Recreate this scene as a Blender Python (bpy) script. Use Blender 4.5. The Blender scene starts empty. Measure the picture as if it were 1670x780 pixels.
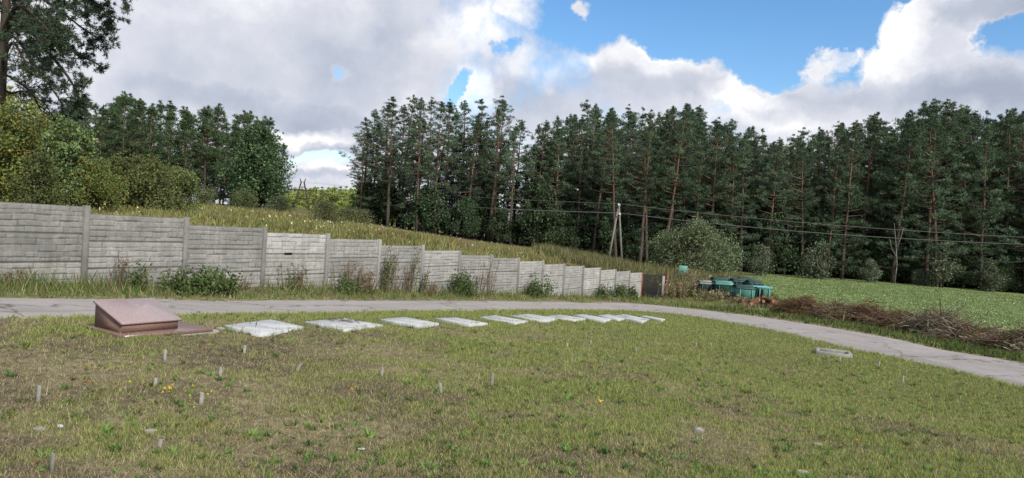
import bpy, math, random
import numpy as np
from math import radians as R, sin, cos, pi

SC = bpy.context.scene
COL = SC.collection
rnd = random.Random(7)
RG = np.random.default_rng(11)

# ------------------------------------------------------------------ camera
EYE = 1.6
F, CX, CY = 1170.0, 835.0, 390.0
PITCH, ROLL = R(0.86), R(3.5)
fw = np.array([0, cos(PITCH), -sin(PITCH)])
up0 = np.array([0, sin(PITCH), cos(PITCH)])
rt0 = np.array([1.0, 0, 0])
rt = rt0 * cos(ROLL) + up0 * sin(ROLL)
up = up0 * cos(ROLL) - rt0 * sin(ROLL)
from mathutils import Matrix
cam_d = bpy.data.cameras.new('camera'); cam = bpy.data.objects.new('camera', cam_d); COL.objects.link(cam)
cam_d.sensor_width = 36; cam_d.lens = F * 36 / 1670; cam_d.clip_end = 3000; cam_d.clip_start = 0.05
cam.matrix_world = Matrix(((rt[0], up[0], -fw[0], 0), (rt[1], up[1], -fw[1], 0), (rt[2], up[2], -fw[2], EYE), (0, 0, 0, 1)))
SC.camera = cam

def ray(px, py):
    a, b = (px - CX) / F, -(py - CY) / F
    return fw + rt * a + up * b

def P(px, py, Y):
    d = ray(px, py); t = Y / d[1]
    return np.array([d[0] * t, Y, EYE + d[2] * t])

# ------------------------------------------------------------------ light
SUN_EL, SUN_AZ = R(38), R(142)          # azimuth clockwise from +Y: behind the camera, to the right
sd = bpy.data.lights.new('sun', 'SUN'); so = bpy.data.objects.new('sun', sd); COL.objects.link(so)
sd.energy = 3.8; sd.angle = R(6); sd.color = (1.0, 0.94, 0.82)
from mathutils import Vector
sdir = Vector((sin(SUN_AZ) * cos(SUN_EL), cos(SUN_AZ) * cos(SUN_EL), sin(SUN_EL)))
so.rotation_euler = sdir.to_track_quat('Z', 'Y').to_euler()

vs = SC.view_settings
vs.view_transform = 'Standard'; vs.look = 'None'; vs.gamma = 1; vs.exposure = 0.45; vs.use_curve_mapping = False
cy = SC.cycles
cy.max_bounces = 4; cy.diffuse_bounces = 2; cy.glossy_bounces = 2; cy.transmission_bounces = 2; cy.transparent_max_bounces = 4
cy.use_denoising = True; cy.use_adaptive_sampling = True; cy.adaptive_threshold = 0.015
cy.caustics_reflective = False; cy.caustics_refractive = False
try: cy.denoiser = 'OPENIMAGEDENOISE'
except Exception: pass

# ------------------------------------------------------------------ sky with clouds
class NT:
    def __init__(s, tree): s.t = tree; s.n = tree.nodes; s.l = tree.links
    def node(s, typ, **kw):
        n = s.n.new(typ)
        for k, v in kw.items():
            if k.startswith('i_'):
                key = k[2:]
                key = int(key) if key.isdigit() else key
                s.put(n.inputs[key], v)
            else: setattr(n, k, v)
        return n
    def put(s, sock, v):
        if hasattr(v, 'is_linked') or hasattr(v, 'node'): s.l.new(v, sock)
        else: sock.default_value = v
    def m(s, op, a, b=0.0, c=None, clamp=False):
        n = s.n.new('ShaderNodeMath'); n.operation = op; n.use_clamp = clamp
        s.put(n.inputs[0], a); s.put(n.inputs[1], b)
        if c is not None: s.put(n.inputs[2], c)
        return n.outputs[0]
    def mix(s, f, a, b, mode='MIX'):
        n = s.n.new('ShaderNodeMix'); n.data_type = 'RGBA'; n.blend_type = mode
        s.put(n.inputs[0], f); s.put(n.inputs[6], a); s.put(n.inputs[7], b)
        return n.outputs[2]
    def noise(s, vec, scale, detail=4, rough=.55, dist=0.0, out='Fac'):
        n = s.n.new('ShaderNodeTexNoise'); s.put(n.inputs['Vector'], vec)
        n.inputs['Scale'].default_value = scale; n.inputs['Detail'].default_value = detail
        n.inputs['Roughness'].default_value = rough; n.inputs['Distortion'].default_value = dist
        return n.outputs[out]
    def ramp(s, f, stops, interp='LINEAR'):
        n = s.n.new('ShaderNodeValToRGB'); s.put(n.inputs[0], f); r = n.color_ramp; r.interpolation = interp
        while len(r.elements) < len(stops): r.elements.new(0.5)
        for e, (p, c) in zip(r.elements, stops):
            e.position = p; e.color = (c[0], c[1], c[2], 1) if not isinstance(c, float) else (c, c, c, 1)
        return n.outputs[0]

def azel(px, py):
    d = ray(px, py); d = d / np.linalg.norm(d)
    return math.atan2(d[0], d[1]), math.asin(d[2])

w = bpy.data.worlds.new('World'); SC.world = w; w.use_nodes = True
T = NT(w.node_tree); T.n.clear()
tc = T.node('ShaderNodeTexCoord').outputs['Generated']
sx = T.node('ShaderNodeSeparateXYZ', i_0=tc)
az = T.m('ARCTAN2', sx.outputs[0], sx.outputs[1])
el = T.m('ARCSINE', sx.outputs[2])
wob = T.node('ShaderNodeVectorMath', operation='SUBTRACT', i_0=T.noise(tc, 7.0, 6, .62, out='Color'), i_1=(.5, .5, .5))
wsep = T.node('ShaderNodeSeparateXYZ', i_0=wob.outputs[0])
azw = T.m('ADD', az, T.m('MULTIPLY', wsep.outputs[0], .16))
elw = T.m('ADD', el, T.m('MULTIPLY', wsep.outputs[1], .12))
def blob(px, py, rx, ry, rot=0.0, k=1.0):
    a, e = azel(px, py); rx, ry = rx / F, ry / F
    c_, s_ = cos(R(rot)), sin(R(rot))
    da = T.m('SUBTRACT', azw, a); de = T.m('SUBTRACT', elw, e)
    u = T.m('ADD', T.m('MULTIPLY', da, c_ / rx), T.m('MULTIPLY', de, s_ / rx))
    v = T.m('SUBTRACT', T.m('MULTIPLY', de, c_ / ry), T.m('MULTIPLY', da, s_ / ry))
    q = T.m('ADD', T.m('MULTIPLY', u, u), T.m('MULTIPLY', v, v))
    return T.m('MULTIPLY', T.m('SUBTRACT', 1.0, q, clamp=True), k)
def addall(l):
    r = l[0]
    for x in l[1:]: r = T.m('ADD', r, x)
    return r
BLUE = [(1500, -45, 170, 55, 0, 2.6), (1000, -60, 210, 150, 0, 2.2), (1210, 0, 200, 125, -8, 2.6), (1100, 20, 180, 82, -10, 2.0), (1390, 10, 130, 95, -10, 1.8), (1290, 60, 100, 70, 0, 1.6), (1650, 75, 90, 38, 5, 1.6), (1240, 130, 70, 26, 0, 1.3),
        (548, 118, 24, 16, 0, 1.3), (735, 142, 34, 15, 35, 1.4), (515, 252, 62, 15, 0, 1.5), (1480, -30, 110, 30, 0, 1.6), (1430, 110, 30, 40, 0, .8), (830, 88, 18, 15, 0, .8), (1400, 115, 60, 26, 0, .9), (1330, 60, 120, 66, 0, 1.5), (1250, 105, 70, 30, 0, 1.0),
        (1300, -330, 500, 180, 0, 1.5), (1900, -200, 200, 260, 0, 1.2)]
WHITE = [(330, 110, 420, 230, 0, .7), (1500, 60, 85, 70, 20, 2.2), (1545, 45, 60, 50, 0, 1.4), (1340, 92, 60, 22, 8, 1.5), (1590, 130, 170, 60, 0, 1.5), (1250, 165, 120, 30, -8, .9), (1385, 43, 30, 20, 0, 2.9), (1345, 102, 105, 24, 8, 1.55), (1235, 108, 50, 14, 0, 1.8), (850, -10, 50, 60, -30, 1.0), (938, 24, 28, 22, 0, 2.1), (1090, 130, 160, 50, -8, .8), (1640, 12, 60, 22, 0, 1.3)]
S = T.m('SUBTRACT', addall([blob(*b) for b in WHITE]), addall([blob(*b) for b in BLUE]))
fine = T.m('ADD', T.m('SUBTRACT', T.noise(tc, 7.0, 10, .64, .15), .5), T.m('MULTIPLY', T.m('SUBTRACT', T.noise(tc, 2.6, 3, .5, .2), .5), .5))
S = T.m('ADD', T.m('ADD', S, .55), T.m('MULTIPLY', fine, 3.0))
alpha = T.m('SMOOTH_MIN', 1.0, T.m('MAXIMUM', 0.0, T.m('MULTIPLY', T.m('ADD', S, .22), 1.25)), .15)
# cloud body: bright rims, greyer bellies
DARK = [(330, 120, 330, 85, 0, .16), (470, 180, 260, 30, -6, .32), (560, 60, 130, 120, 0, .25), (690, 60, 110, 90, 0, .22), (1000, 160, 200, 45, 0, .30), (1400, 160, 230, 40, 0, .38), (1620, 170, 110, 70, 0, .5), (1650, 15, 90, 30, 0, .5), (540, 240, 90, 14, 0, .35), (530, 288, 70, 12, 0, .3), (850, 150, 90, 60, 0, .22)]
LITE = [(560, 30, 70, 50, 0, .20), (500, 218, 110, 20, 0, .55), (770, 50, 110, 60, 30, .35), (770, 150, 60, 40, 0, .55), (900, 115, 90, 35, 0, .45), (1210, 160, 80, 28, 0, .6), (1480, 50, 50, 60, 0, .35), (1070, 105, 110, 30, 0, .25), (530, 272, 60, 12, 0, .3), (380, 5, 130, 26, 0, .12), (1240, 185, 150, 30, 0, .3)]
bil = T.noise(tc, 5.5, 8, .6, .15)
bil2 = T.noise(tc, 15.0, 7, .6, .1)
br = T.m('ADD', .60, T.m('MULTIPLY', T.m('SUBTRACT', bil, .5), .95))
br = T.m('ADD', br, T.m('MULTIPLY', T.m('SUBTRACT', bil2, .5), .6))
br = T.m('ADD', br, T.m('SUBTRACT', addall([blob(*b) for b in LITE]), addall([blob(*b) for b in DARK])))
rim = T.m('MULTIPLY', T.m('SUBTRACT', 1.0, T.m('MULTIPLY', T.m('ABSOLUTE', T.m('SUBTRACT', S, .55)), 1.6), clamp=True), .12)
br = T.m('ADD', br, rim, clamp=True)
ccol = T.ramp(br, [(0.0, (.40, .45, .56)), (.28, (.52, .565, .67)), (.6, (.70, .72, .80)), (.85, (.90, .91, .95)), (1.0, (1.08, 1.08, 1.08))])
sky = T.node('ShaderNodeTexSky', sky_type='NISHITA')
sky.sun_disc = False; sky.sun_elevation = SUN_EL; sky.sun_rotation = SUN_AZ; sky.altitude = 100; sky.air_density = 1.0; sky.dust_density = 0.6; sky.ozone_density = 2.0
skc = T.node('ShaderNodeHueSaturation', i_Color=sky.outputs[0]); skc.inputs['Saturation'].default_value = 1.25
bg1 = T.node('ShaderNodeBackground', i_0=skc.outputs[0]); bg1.inputs[1].default_value = 0.132
bg2 = T.node('ShaderNodeBackground', i_0=ccol); bg2.inputs[1].default_value = 0.76
mx = T.node('ShaderNodeMixShader', i_0=alpha, i_1=bg1.outputs[0], i_2=bg2.outputs[0])
T.node('ShaderNodeOutputWorld', i_0=mx.outputs[0])
w.cycles.sampling_method = 'MANUAL'; w.cycles.sample_map_resolution = 512

# ------------------------------------------------------------------ mesh helpers
def mesh_np(name, V, Fc, mats, cols=None, smooth=False, midx=None):
    """V (n,3); Fc (m,k) faces of equal size, or a list of such arrays"""
    V = np.asarray(V, float)
    if not isinstance(Fc, list): Fc = [Fc]
    Fc = [np.asarray(f, dtype=np.int32) for f in Fc if len(f)]
    me = bpy.data.meshes.new(name)
    me.vertices.add(len(V)); me.vertices.foreach_set('co', V.astype(np.float32).ravel())
    nl = sum(f.size for f in Fc); nf = sum(len(f) for f in Fc)
    me.loops.add(nl); me.loops.foreach_set('vertex_index', np.concatenate([f.ravel() for f in Fc]))
    me.polygons.add(nf)
    tot = np.concatenate([np.full(len(f), f.shape[1]) for f in Fc]); st = np.concatenate([[0], np.cumsum(tot)[:-1]])
    me.polygons.foreach_set('loop_start', st.astype(np.int32)); me.polygons.foreach_set('loop_total', tot.astype(np.int32))
    if smooth: me.polygons.foreach_set('use_smooth', np.ones(nf, bool))
    if midx is not None: me.polygons.foreach_set('material_index', np.asarray(midx, dtype=np.int32))
    if cols is not None:
        a = me.color_attributes.new('Col', 'FLOAT_COLOR', 'POINT')
        c = np.ones((len(V), 4), np.float32); cols = np.asarray(cols); c[:, :cols.shape[1]] = cols
        a.data.foreach_set('color', c.ravel())
    for m in (mats if isinstance(mats, (list, tuple)) else [mats]): me.materials.append(m)
    me.update(calc_edges=True); me.validate()
    return me

def link(name, data, parent=None, loc=None, rotz=0.0):
    o = bpy.data.objects.new(name, data); COL.objects.link(o)
    if parent is not None: o.parent = parent
    if loc is not None: o.location = loc
    if rotz: o.rotation_euler = (0, 0, rotz)
    return o
def tag(o, label, cat, group=None, kind=None):
    if label: o['label'] = label
    if cat: o['category'] = cat
    if group: o['group'] = group
    if kind: o['kind'] = kind
    return o
def struct(o): o['kind'] = 'structure'; return o
def copy_tree(o):
    c = o.copy(); COL.objects.link(c)
    for ch in list(o.children):
        d = ch.copy(); COL.objects.link(d); d.parent = c
        for g in list(ch.children):
            e = g.copy(); COL.objects.link(e); e.parent = d
    return c

class MB:
    def __init__(s): s.V = []; s.Q = []; s.T3 = []; s.n = 0
    def add(s, V, Q=(), T3=()):
        V = np.asarray(V, float)
        if len(Q): s.Q.append(np.asarray(Q) + s.n)
        if len(T3): s.T3.append(np.asarray(T3) + s.n)
        s.V.append(V); s.n += len(V)
    def box(s, x0, x1, y0, y1, z0, z1, bev=0.0, M=None):
        if bev <= 0:
            V = [(x, y, z) for z in (z0, z1) for y in (y0, y1) for x in (x0, x1)]
            Q = [(0, 2, 3, 1), (4, 5, 7, 6), (0, 1, 5, 4), (2, 6, 7, 3), (0, 4, 6, 2), (1, 3, 7, 5)]
            V = np.array(V, float)
            if M is not None: V = V @ M[0].T + M[1]
            s.add(V, Q)
        else:
            b = bev
            rings = []
            for z, i in ((z0, b), (z0 + b, 0), (z1 - b, 0), (z1, b)):
                X0, X1, Y0, Y1 = x0 + i, x1 - i, y0 + i, y1 - i
                c = b * .9
                rings.append([(X0 + c, Y0, z), (X1 - c, Y0, z), (X1, Y0 + c, z), (X1, Y1 - c, z), (X1 - c, Y1, z), (X0 + c, Y1, z), (X0, Y1 - c, z), (X0, Y0 + c, z)])
            V = np.array([p for r in rings for p in r], float)
            if M is not None: V = V @ M[0].T + M[1]
            Q = [(k * 8 + i, k * 8 + (i + 1) % 8, (k + 1) * 8 + (i + 1) % 8, (k + 1) * 8 + i) for k in range(3) for i in range(8)]
            Q += [(0, 3, 2, 1), (0, 7, 4, 3), (7, 6, 5, 4), (24, 25, 26, 27), (24, 27, 28, 31), (28, 29, 30, 31)]
            s.add(V, Q)
    def tube(s, pts, rad, n=6, cap=True):
        pts = np.asarray(pts, float); m = len(pts); rad = np.broadcast_to(np.asarray(rad, float), (m,))
        d = np.gradient(pts, axis=0); d /= np.linalg.norm(d, axis=1)[:, None] + 1e-9
        ref = np.array([0, 0, 1.0]) if abs(d[0][2]) < .9 else np.array([1.0, 0, 0])
        u = np.cross(d, ref); u /= np.linalg.norm(u, axis=1)[:, None] + 1e-9; v = np.cross(d, u)
        a = np.arange(n) * 2 * pi / n
        V = (pts[:, None] + rad[:, None, None] * (np.cos(a)[None, :, None] * u[:, None] + np.sin(a)[None, :, None] * v[:, None])).reshape(-1, 3)
        i = np.arange(n); j = (i + 1) % n
        Q = np.concatenate([np.stack([k * n + i, k * n + j, (k + 1) * n + j, (k + 1) * n + i], 1) for k in range(m - 1)])
        if cap:
            V = np.vstack([V, pts[0], pts[-1]]); c0, c1 = m * n, m * n + 1
            T3 = np.concatenate([np.stack([j, i, np.full(n, c0)], 1), np.stack([(m - 1) * n + i, (m - 1) * n + j, np.full(n, c1)], 1)])
        else: T3 = ()
        s.add(V, Q, T3)
    def mesh(s, name, mats, smooth=False, cols=None):
        return mesh_np(name, np.vstack(s.V), ([np.vstack(s.Q)] if s.Q else []) + ([np.vstack(s.T3)] if s.T3 else []), mats, cols, smooth)

# value noise in numpy
def _hash(ix, iy, seed):
    h = (ix.astype(np.int64) * 374761393 + iy.astype(np.int64) * 668265263 + seed * 1442695041) & 0x7fffffff
    h = ((h ^ (h >> 13)) * 1274126177) & 0x7fffffff
    return ((h ^ (h >> 16)) & 0xffff) / 65535.0
def vnoise(x, y, sc, seed=0):
    x, y = np.asarray(x, float) / sc, np.asarray(y, float) / sc
    ix, iy = np.floor(x), np.floor(y); fx, fy = x - ix, y - iy
    fx, fy = fx * fx * (3 - 2 * fx), fy * fy * (3 - 2 * fy)
    a, b = _hash(ix, iy, seed), _hash(ix + 1, iy, seed); c, d = _hash(ix, iy + 1, seed), _hash(ix + 1, iy + 1, seed)
    return (a * (1 - fx) + b * fx) * (1 - fy) + (c * (1 - fx) + d * fx) * fy
def fbm(x, y, sc, seed=0, o=4):
    r = 0; a = .5; t = 0
    for i in range(o): r = r + a * vnoise(x, y, sc / 2 ** i, seed + i * 17); t += a; a *= .55
    return r / t

# ------------------------------------------------------------------ wall line
WX0, WY0, WTH, WS = -7.80, 13.09, R(29.34), 2.06
WD = np.array([sin(WTH), cos(WTH)]); WN = np.array([-WD[1], WD[0]])    # WN points behind the wall
def wp(k): return np.array([WX0, WY0]) + WD * WS * k
# top of each bay, fitted per bay
WTOP = {-3: .13, -2: 0.03, -1: -0.08, 0: -0.20, 1: -0.335, 2: -0.44, 3: -0.56, 4: -0.70, 5: -0.86, 6: -1.00, 7: -1.12, 8: -1.25, 9: -1.40, 10: -1.52, 11: -1.64, 12: -1.78, 13: -1.88, 14: -2.02}
def wtop(k): return EYE + WTOP[k]

# ------------------------------------------------------------------ terrain control points
C = []
def cp(px, py, Y): C.append(tuple(P(px, py, Y)))
def cw(x, y, zrel): C.append((x, y, EYE + zrel))
NEAR = [(0, 518, 8.4), (150, 516, 9.6), (300, 513, 10.9), (430, 511, 12.2), (560, 510, 13.9), (690, 507.5, 16.3), (820, 505.5, 19.5), (920, 505, 23.4), (1000, 506, 27.2), (1060, 508.5, 28.2), (1120, 514, 27.2), (1180, 524, 25.2), (1273, 541, 22.0), (1385, 568, 18.3), (1473, 586, 16.1), (1620, 619, 13.0), (1670, 630, 12.2)]
FAR = [(0, 485, 10.6), (150, 486, 12.1), (300, 487.5, 13.7), (430, 488.5, 15.3), (560, 489, 17.4), (690, 489.5, 20.3), (820, 490.5, 24.6), (920, 491.5, 28.6), (1000, 493, 32.6), (1060, 497, 33.2), (1120, 503, 32.0), (1180, 509.5, 30.1), (1273, 521, 27.5), (1385, 539, 24.0), (1473, 555, 21.0), (1620, 583, 16.9), (1670, 592, 15.9)]
for e in NEAR + FAR: cp(*e)
for x, y, z in [(0, 0, -1.6), (-4, 0, -1.55), (4, 0, -1.65), (0, -6, -1.6), (-9, -3, -1.5), (8, -3, -1.8), (-9, 4, -1.45), (11.5, 6, -2.05), (9, 6, -1.95), (-14, 3, -1.3),
                (0, 5, -1.62), (-3, 5.5, -1.56), (4, 5.5, -1.72)]: cw(x, y, z)
cp(270, 552, 8.1); cp(559, 532, 10.8); cp(820, 521, 15.2); cp(1046, 522, 20.8); cp(835, 640, 7.2); cp(1400, 650, 10.2); cp(1360, 571, 17.2)
for k in range(-3, 15, 2):
    a = wp(k + .5); cw(a[0], a[1], WTOP[k] - 1.33)
a = wp(15.2); cw(a[0], a[1], -3.4)
for e in [(577, 390, 26), (750, 409, 31), (865, 426, 36), (950, 434, 43), (1020, 443, 49), (360, 364, 21), (220, 352, 18.5), (80, 345, 17),
          (600, 366, 76), (800, 396, 75), (950, 416, 74), (1050, 440, 72), (470, 338, 80), (300, 331, 75), (150, 325, 70), (20, 330, 45), (420, 350, 48), (700, 387, 52), (560, 358, 58),
          (0, 334, 22), (100, 341, 22), (200, 348, 22), (300, 354, 24), (400, 360, 27), (500, 369, 30), (600, 383, 34), (700, 397, 38), (800, 408, 42), (100, 336, 30), (0, 333, 32), (300, 348, 34), (450, 352, 38),
          (1300, 458, 66), (1670, 481, 70), (1200, 447, 68), (1500, 510, 37), (1500, 470, 64), (1340, 480, 45), (1640, 520, 36), (1200, 487, 39), (1100, 486, 40), (1090, 452, 60),
          (1300, 512, 31), (1400, 527, 27.8), (1500, 547, 24), (1620, 577, 19.2), (1800, 600, 17)]: cp(*e)
for x, y, z in [(30, 5, -2.6), (45, 40, -3.4), (60, 75, -3.6), (70, 20, -3.2), (0, 120, -1.5), (50, 120, -3.6), (-60, 120, .8), (-80, 70, 1.5), (-60, 20, 0.6), (-22, 12, -.5), (-30, 25, -.1), (-35, 0, -.9), (-20, -20, -1.2), (30, -20, -2.4), (0, -25, -1.6), (-25, 130, -2.5), (100, 130, -3.6), (-38, 150, -5.0), (-30, 105, -1.6)]: cw(x, y, z)
C = np.array(C)
def tps_fit(C, lam=.04):
    n = len(C); D = np.hypot(C[:, None, 0] - C[None, :, 0], C[:, None, 1] - C[None, :, 1])
    K = np.where(D > 0, D * D * np.log(D + 1e-9), 0) + np.eye(n) * lam * 5
    Pm = np.c_[np.ones(n), C[:, :2]]
    A = np.block([[K, Pm], [Pm.T, np.zeros((3, 3))]])
    return np.linalg.solve(A, np.r_[C[:, 2], 0, 0, 0])
TW = tps_fit(C)
def tps(x, y):
    x = np.clip(x, -95, 115); y = np.clip(y, -25, 160); sh = x.shape; x = x.ravel(); y = y.ravel(); out = TW[-3] + TW[-2] * x + TW[-1] * y
    for i in range(len(C)):
        d2 = (x - C[i, 0]) ** 2 + (y - C[i, 1]) ** 2
        out = out + TW[i] * .5 * d2 * np.log(d2 + 1e-12)
    return out.reshape(sh)
def axis(a, b, st, lo, hi, g=1.12):
    m = list(np.arange(a, b + 1e-6, st)); s = st; x = m[-1]
    while x < hi: s = min(s * g, 40); x += s; m.append(x)
    s = st; x = a; l = []
    while x > lo: s = min(s * g, 40); x -= s; l.append(x)
    return np.array(l[::-1] + m)
XS = axis(-14, 17, .22, -900, 900); YS = axis(-1, 44, .22, -400, 1500)
GX, GY = np.meshgrid(XS, YS)
SZ = tps(GX, GY)

# road centre line: dense samples of both edges
def catmull(pts, n=8):
    pts = np.array(pts); p = np.vstack([2 * pts[0] - pts[1], pts, 2 * pts[-1] - pts[-2]]); out = []
    for i in range(1, len(p) - 2):
        for t in np.linspace(0, 1, n, endpoint=False):
            out.append(.5 * ((2 * p[i]) + (-p[i - 1] + p[i + 1]) * t + (2 * p[i - 1] - 5 * p[i] + 4 * p[i + 1] - p[i + 2]) * t * t + (-p[i - 1] + 3 * p[i] - 3 * p[i + 1] + p[i + 2]) * t ** 3))
    out.append(p[-2]); return np.array(out)
nE = [P(*e)[:2] for e in NEAR]; fE = [P(*e)[:2] for e in FAR]
d0 = -WD
nE = [nE[0] + d0 * 14, nE[0] + d0 * 5] + nE + [np.array([8.65, 6.0]), np.array([8.7, -14.0])]
fE = [fE[0] + d0 * 14, fE[0] + d0 * 5] + fE + [np.array([11.45, 8.0]), np.array([11.5, -14.0])]
nE = catmull(nE); fE = catmull(fE)
def densify(n_, f_, st=.25):
    mid = (n_ + f_) / 2; L = np.r_[0, np.cumsum(np.hypot(*np.diff(mid, axis=0).T))]; q = np.arange(0, L[-1], st)
    g = lambda a: np.c_[np.interp(q, L, a[:, 0]), np.interp(q, L, a[:, 1])]
    return g(n_), g(f_)
nE, fE = densify(nE, fE)
def pip(x, y, poly):
    x = np.asarray(x); y = np.asarray(y); ins = np.zeros(x.shape, bool); n = len(poly); j = n - 1
    for i in range(n):
        xi, yi = poly[i]; xj, yj = poly[j]
        if yi != yj:
            c = ((yi > y) != (yj > y)) & (x < (xj - xi) * (y - yi) / (yj - yi) + xi); ins ^= c
        j = i
    return ins
ROADP = np.vstack([nE[::3], fE[::-1][::3]])
LAWNP = np.vstack([nE[::3], [[8.7, -30], [-40, -30]]])
def pdist(x, y, line):
    x = np.asarray(x).ravel(); y = np.asarray(y).ravel(); best = np.full(len(x), 1e9)
    for p in line: best = np.minimum(best, (x - p[0]) ** 2 + (y - p[1]) ** 2)
    return np.sqrt(best)
inroad = pip(GX, GY, ROADP)
rd = pdist(GX, GY, np.vstack([nE[::2], fE[::2]])).reshape(GX.shape)
bump = (fbm(GX, GY, 1.3, 3) - .5) * .05 + (fbm(GX, GY, 6, 9) - .5) * .08
near = np.clip(1 - np.hypot(GX, GY) / 60, 0, 1)
Z = SZ + bump * np.clip(rd / .8, 0, 1) * (~inroad) + np.where(inroad, -.03, 0)
def grid_z(Zg, x, y):
    x = np.asarray(x, float); y = np.asarray(y, float)
    i = np.clip(np.searchsorted(XS, x) - 1, 0, len(XS) - 2); j = np.clip(np.searchsorted(YS, y) - 1, 0, len(YS) - 2)
    fx = np.clip((x - XS[i]) / (XS[i + 1] - XS[i]), 0, 1); fy = np.clip((y - YS[j]) / (YS[j + 1] - YS[j]), 0, 1)
    return (Zg[j, i] * (1 - fx) + Zg[j, i + 1] * fx) * (1 - fy) + (Zg[j + 1, i] * (1 - fx) + Zg[j + 1, i + 1] * fx) * fy
def tz(x, y): return grid_z(Z, x, y)
def sz(x, y): return grid_z(SZ, x, y)
def G(px, py, h=0.0, ymax=120):
    """the ground point seen at a place of the photograph, h above the ground"""
    d = ray(px, py); prev = 1.5
    for t in np.arange(1.5, ymax, .1):
        q = d * t
        if EYE + q[2] < float(sz(q[0], q[1])) + h:
            lo, hi = prev, t
            for _ in range(20):
                m = (lo + hi) / 2; q = d * m
                if EYE + q[2] < float(sz(q[0], q[1])) + h: hi = m
                else: lo = m
            q = d * hi; return np.array([q[0], q[1], EYE + q[2]])
        prev = t
    q = d * ymax; return np.array([q[0], q[1], float(sz(q[0], q[1]))])
def X_at(px, Y, py=450): return P(px, py, Y)[0]

# forest floor / zones
def zone(x, y):
    """0 lawn 1 verge 2 meadow 3 field 4 forest floor 5 rough weeds"""
    z = np.full(x.shape, 3)
    s = (x - WX0) * WN[0] + (y - WY0) * WN[1]; k = ((x - WX0) * WD[0] + (y - WY0) * WD[1]) / WS
    z[(s > 0) & (k < 15.3)] = 2
    z[(x < 7.5) & (y > 42)] = 2
    ln = y - (43 - .0 * x)
    z[(s > 0) & (k >= 15.3) & (x < 9.5) & (y > 36)] = 5
    z[(x > 4) & (x < 14.5) & (y > 33) & (y < 62) & (z == 3)] = 5
    z[(x - 14.5 > 0) & (x < 18) & (y > 52) & (y < 70)] = 5
    z[(s <= 0) & (k < 15.6) & ~((x > 6.6) & (y < 41) & (s < -6))] = 1
    df = pdist(x, y, fE[::3]).reshape(x.shape)
    z[(z == 3) & (df < 2.4)] = 1
    z[pip(x, y, LAWNP)] = 0
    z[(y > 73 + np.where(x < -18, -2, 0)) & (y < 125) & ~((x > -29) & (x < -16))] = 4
    return z
ZN = zone(GX, GY)

SOIL = np.array([.120, .098, .068]); DRY = np.array([.235, .20, .125]); OLIVE = np.array([.155, .165, .058]); GREEN = np.array([.078, .125, .034]); STRAW = np.array([.36, .31, .20])
def lerp(a, b, t): t = np.asarray(t)[..., None]; return a * (1 - t) + b * t
def sstep(a, b, x): t = np.clip((x - a) / (b - a), 0, 1); return t * t * (3 - 2 * t)
def lawn_green(x, y):
    """how green the turf grows: dry at the camera's left, lush along the road"""
    dn = pdist(x, y, nE[::3]).reshape(np.shape(x))
    g = .66 + .05 * x + .03 * (y - 6) - .10 * np.exp(-((x + 2) ** 2 + (y - 5) ** 2) / 9)
    g = g + (fbm(x, y, 2.6, 21) - .5) * 1.0 + (fbm(x, y, .45, 5, 3) - .5) * 1.9 - .24 * np.exp(-((x + 3.2) ** 2 / 9 + (y - 6.5) ** 2 / 12))
    g = g + .55 * np.exp(-(dn / 1.5) ** 2)
    return np.clip(g, 0, 1)
def ground_col(x, y, z):
    n = fbm(x, y, 1.1, 40); n2 = fbm(x, y, 9, 41)
    g = lawn_green(x, y)
    c = lerp(lerp(SOIL * .62, DRY * .72, sstep(.25, .8, n)), OLIVE * .62, sstep(.35, .95, g) * .8)
    m = lerp(np.array([.13, .125, .045]), np.array([.20, .16, .085]), sstep(.35, .7, n2))
    v = lerp(OLIVE * .7, SOIL, sstep(.4, .8, n)); f = lerp(np.array([.12, .165, .06]), np.array([.15, .18, .075]), n2)
    o = np.where((z == 0)[..., None], c, m); o = np.where((z == 1)[..., None], v, o); o = np.where((z == 3)[..., None], f, o)
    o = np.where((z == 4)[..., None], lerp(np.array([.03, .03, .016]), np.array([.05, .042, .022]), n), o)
    o = np.where((z == 5)[..., None], v * .9, o)
    # dry dirt at the very road edge
    e = np.exp(-(pdist(x, y, np.vstack([nE[::2], fE[::2]])).reshape(np.shape(x)) / .22) ** 2)
    return lerp(o, np.array([.20, .165, .115]), e * .6 * (z < 4))

# ------------------------------------------------------------------ materials
def mat(name): m = bpy.data.materials.new(name); m.use_nodes = True; t = NT(m.node_tree); t.n.clear(); return m, t
def finish(t, bsdf, disp=None):
    o = t.node('ShaderNodeOutputMaterial', i_0=bsdf)
def bump_n(t, h, strength, dist=.02): return t.node('ShaderNodeBump', i_Height=h, i_Strength=strength, i_Distance=dist).outputs[0]
def principled(t, col, rough=.85, spec=.25, metal=0.0, normal=None):
    b = t.node('ShaderNodeBsdfPrincipled'); t.put(b.inputs['Base Color'], col); t.put(b.inputs['Roughness'], rough); t.put(b.inputs['Metallic'], metal); b.inputs['Specular IOR Level'].default_value = spec
    if normal is not None: t.put(b.inputs['Normal'], normal)
    return b.outputs[0]
def m_ground():
    m, t = mat('soil_and_turf'); c = t.node('ShaderNodeAttribute', attribute_name='Col').outputs[0]; g = t.node('ShaderNodeNewGeometry').outputs['Position']
    n = t.noise(g, 9, 6, .7); n2 = t.noise(g, 60, 4, .7)
    f = t.m('MULTIPLY', t.ramp(n, [(.35, .5), (.65, 1.5)]), t.ramp(n2, [(.3, .35), (.7, 1.8)]))
    cc = t.node('ShaderNodeVectorMath', operation='SCALE', i_0=c); t.put(cc.inputs['Scale'], f)
    finish(t, principled(t, cc.outputs[0], .95, .1, normal=bump_n(t, t.m('ADD', n, t.m('MULTIPLY', n2, .4)), .8, .03))); return m
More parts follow.
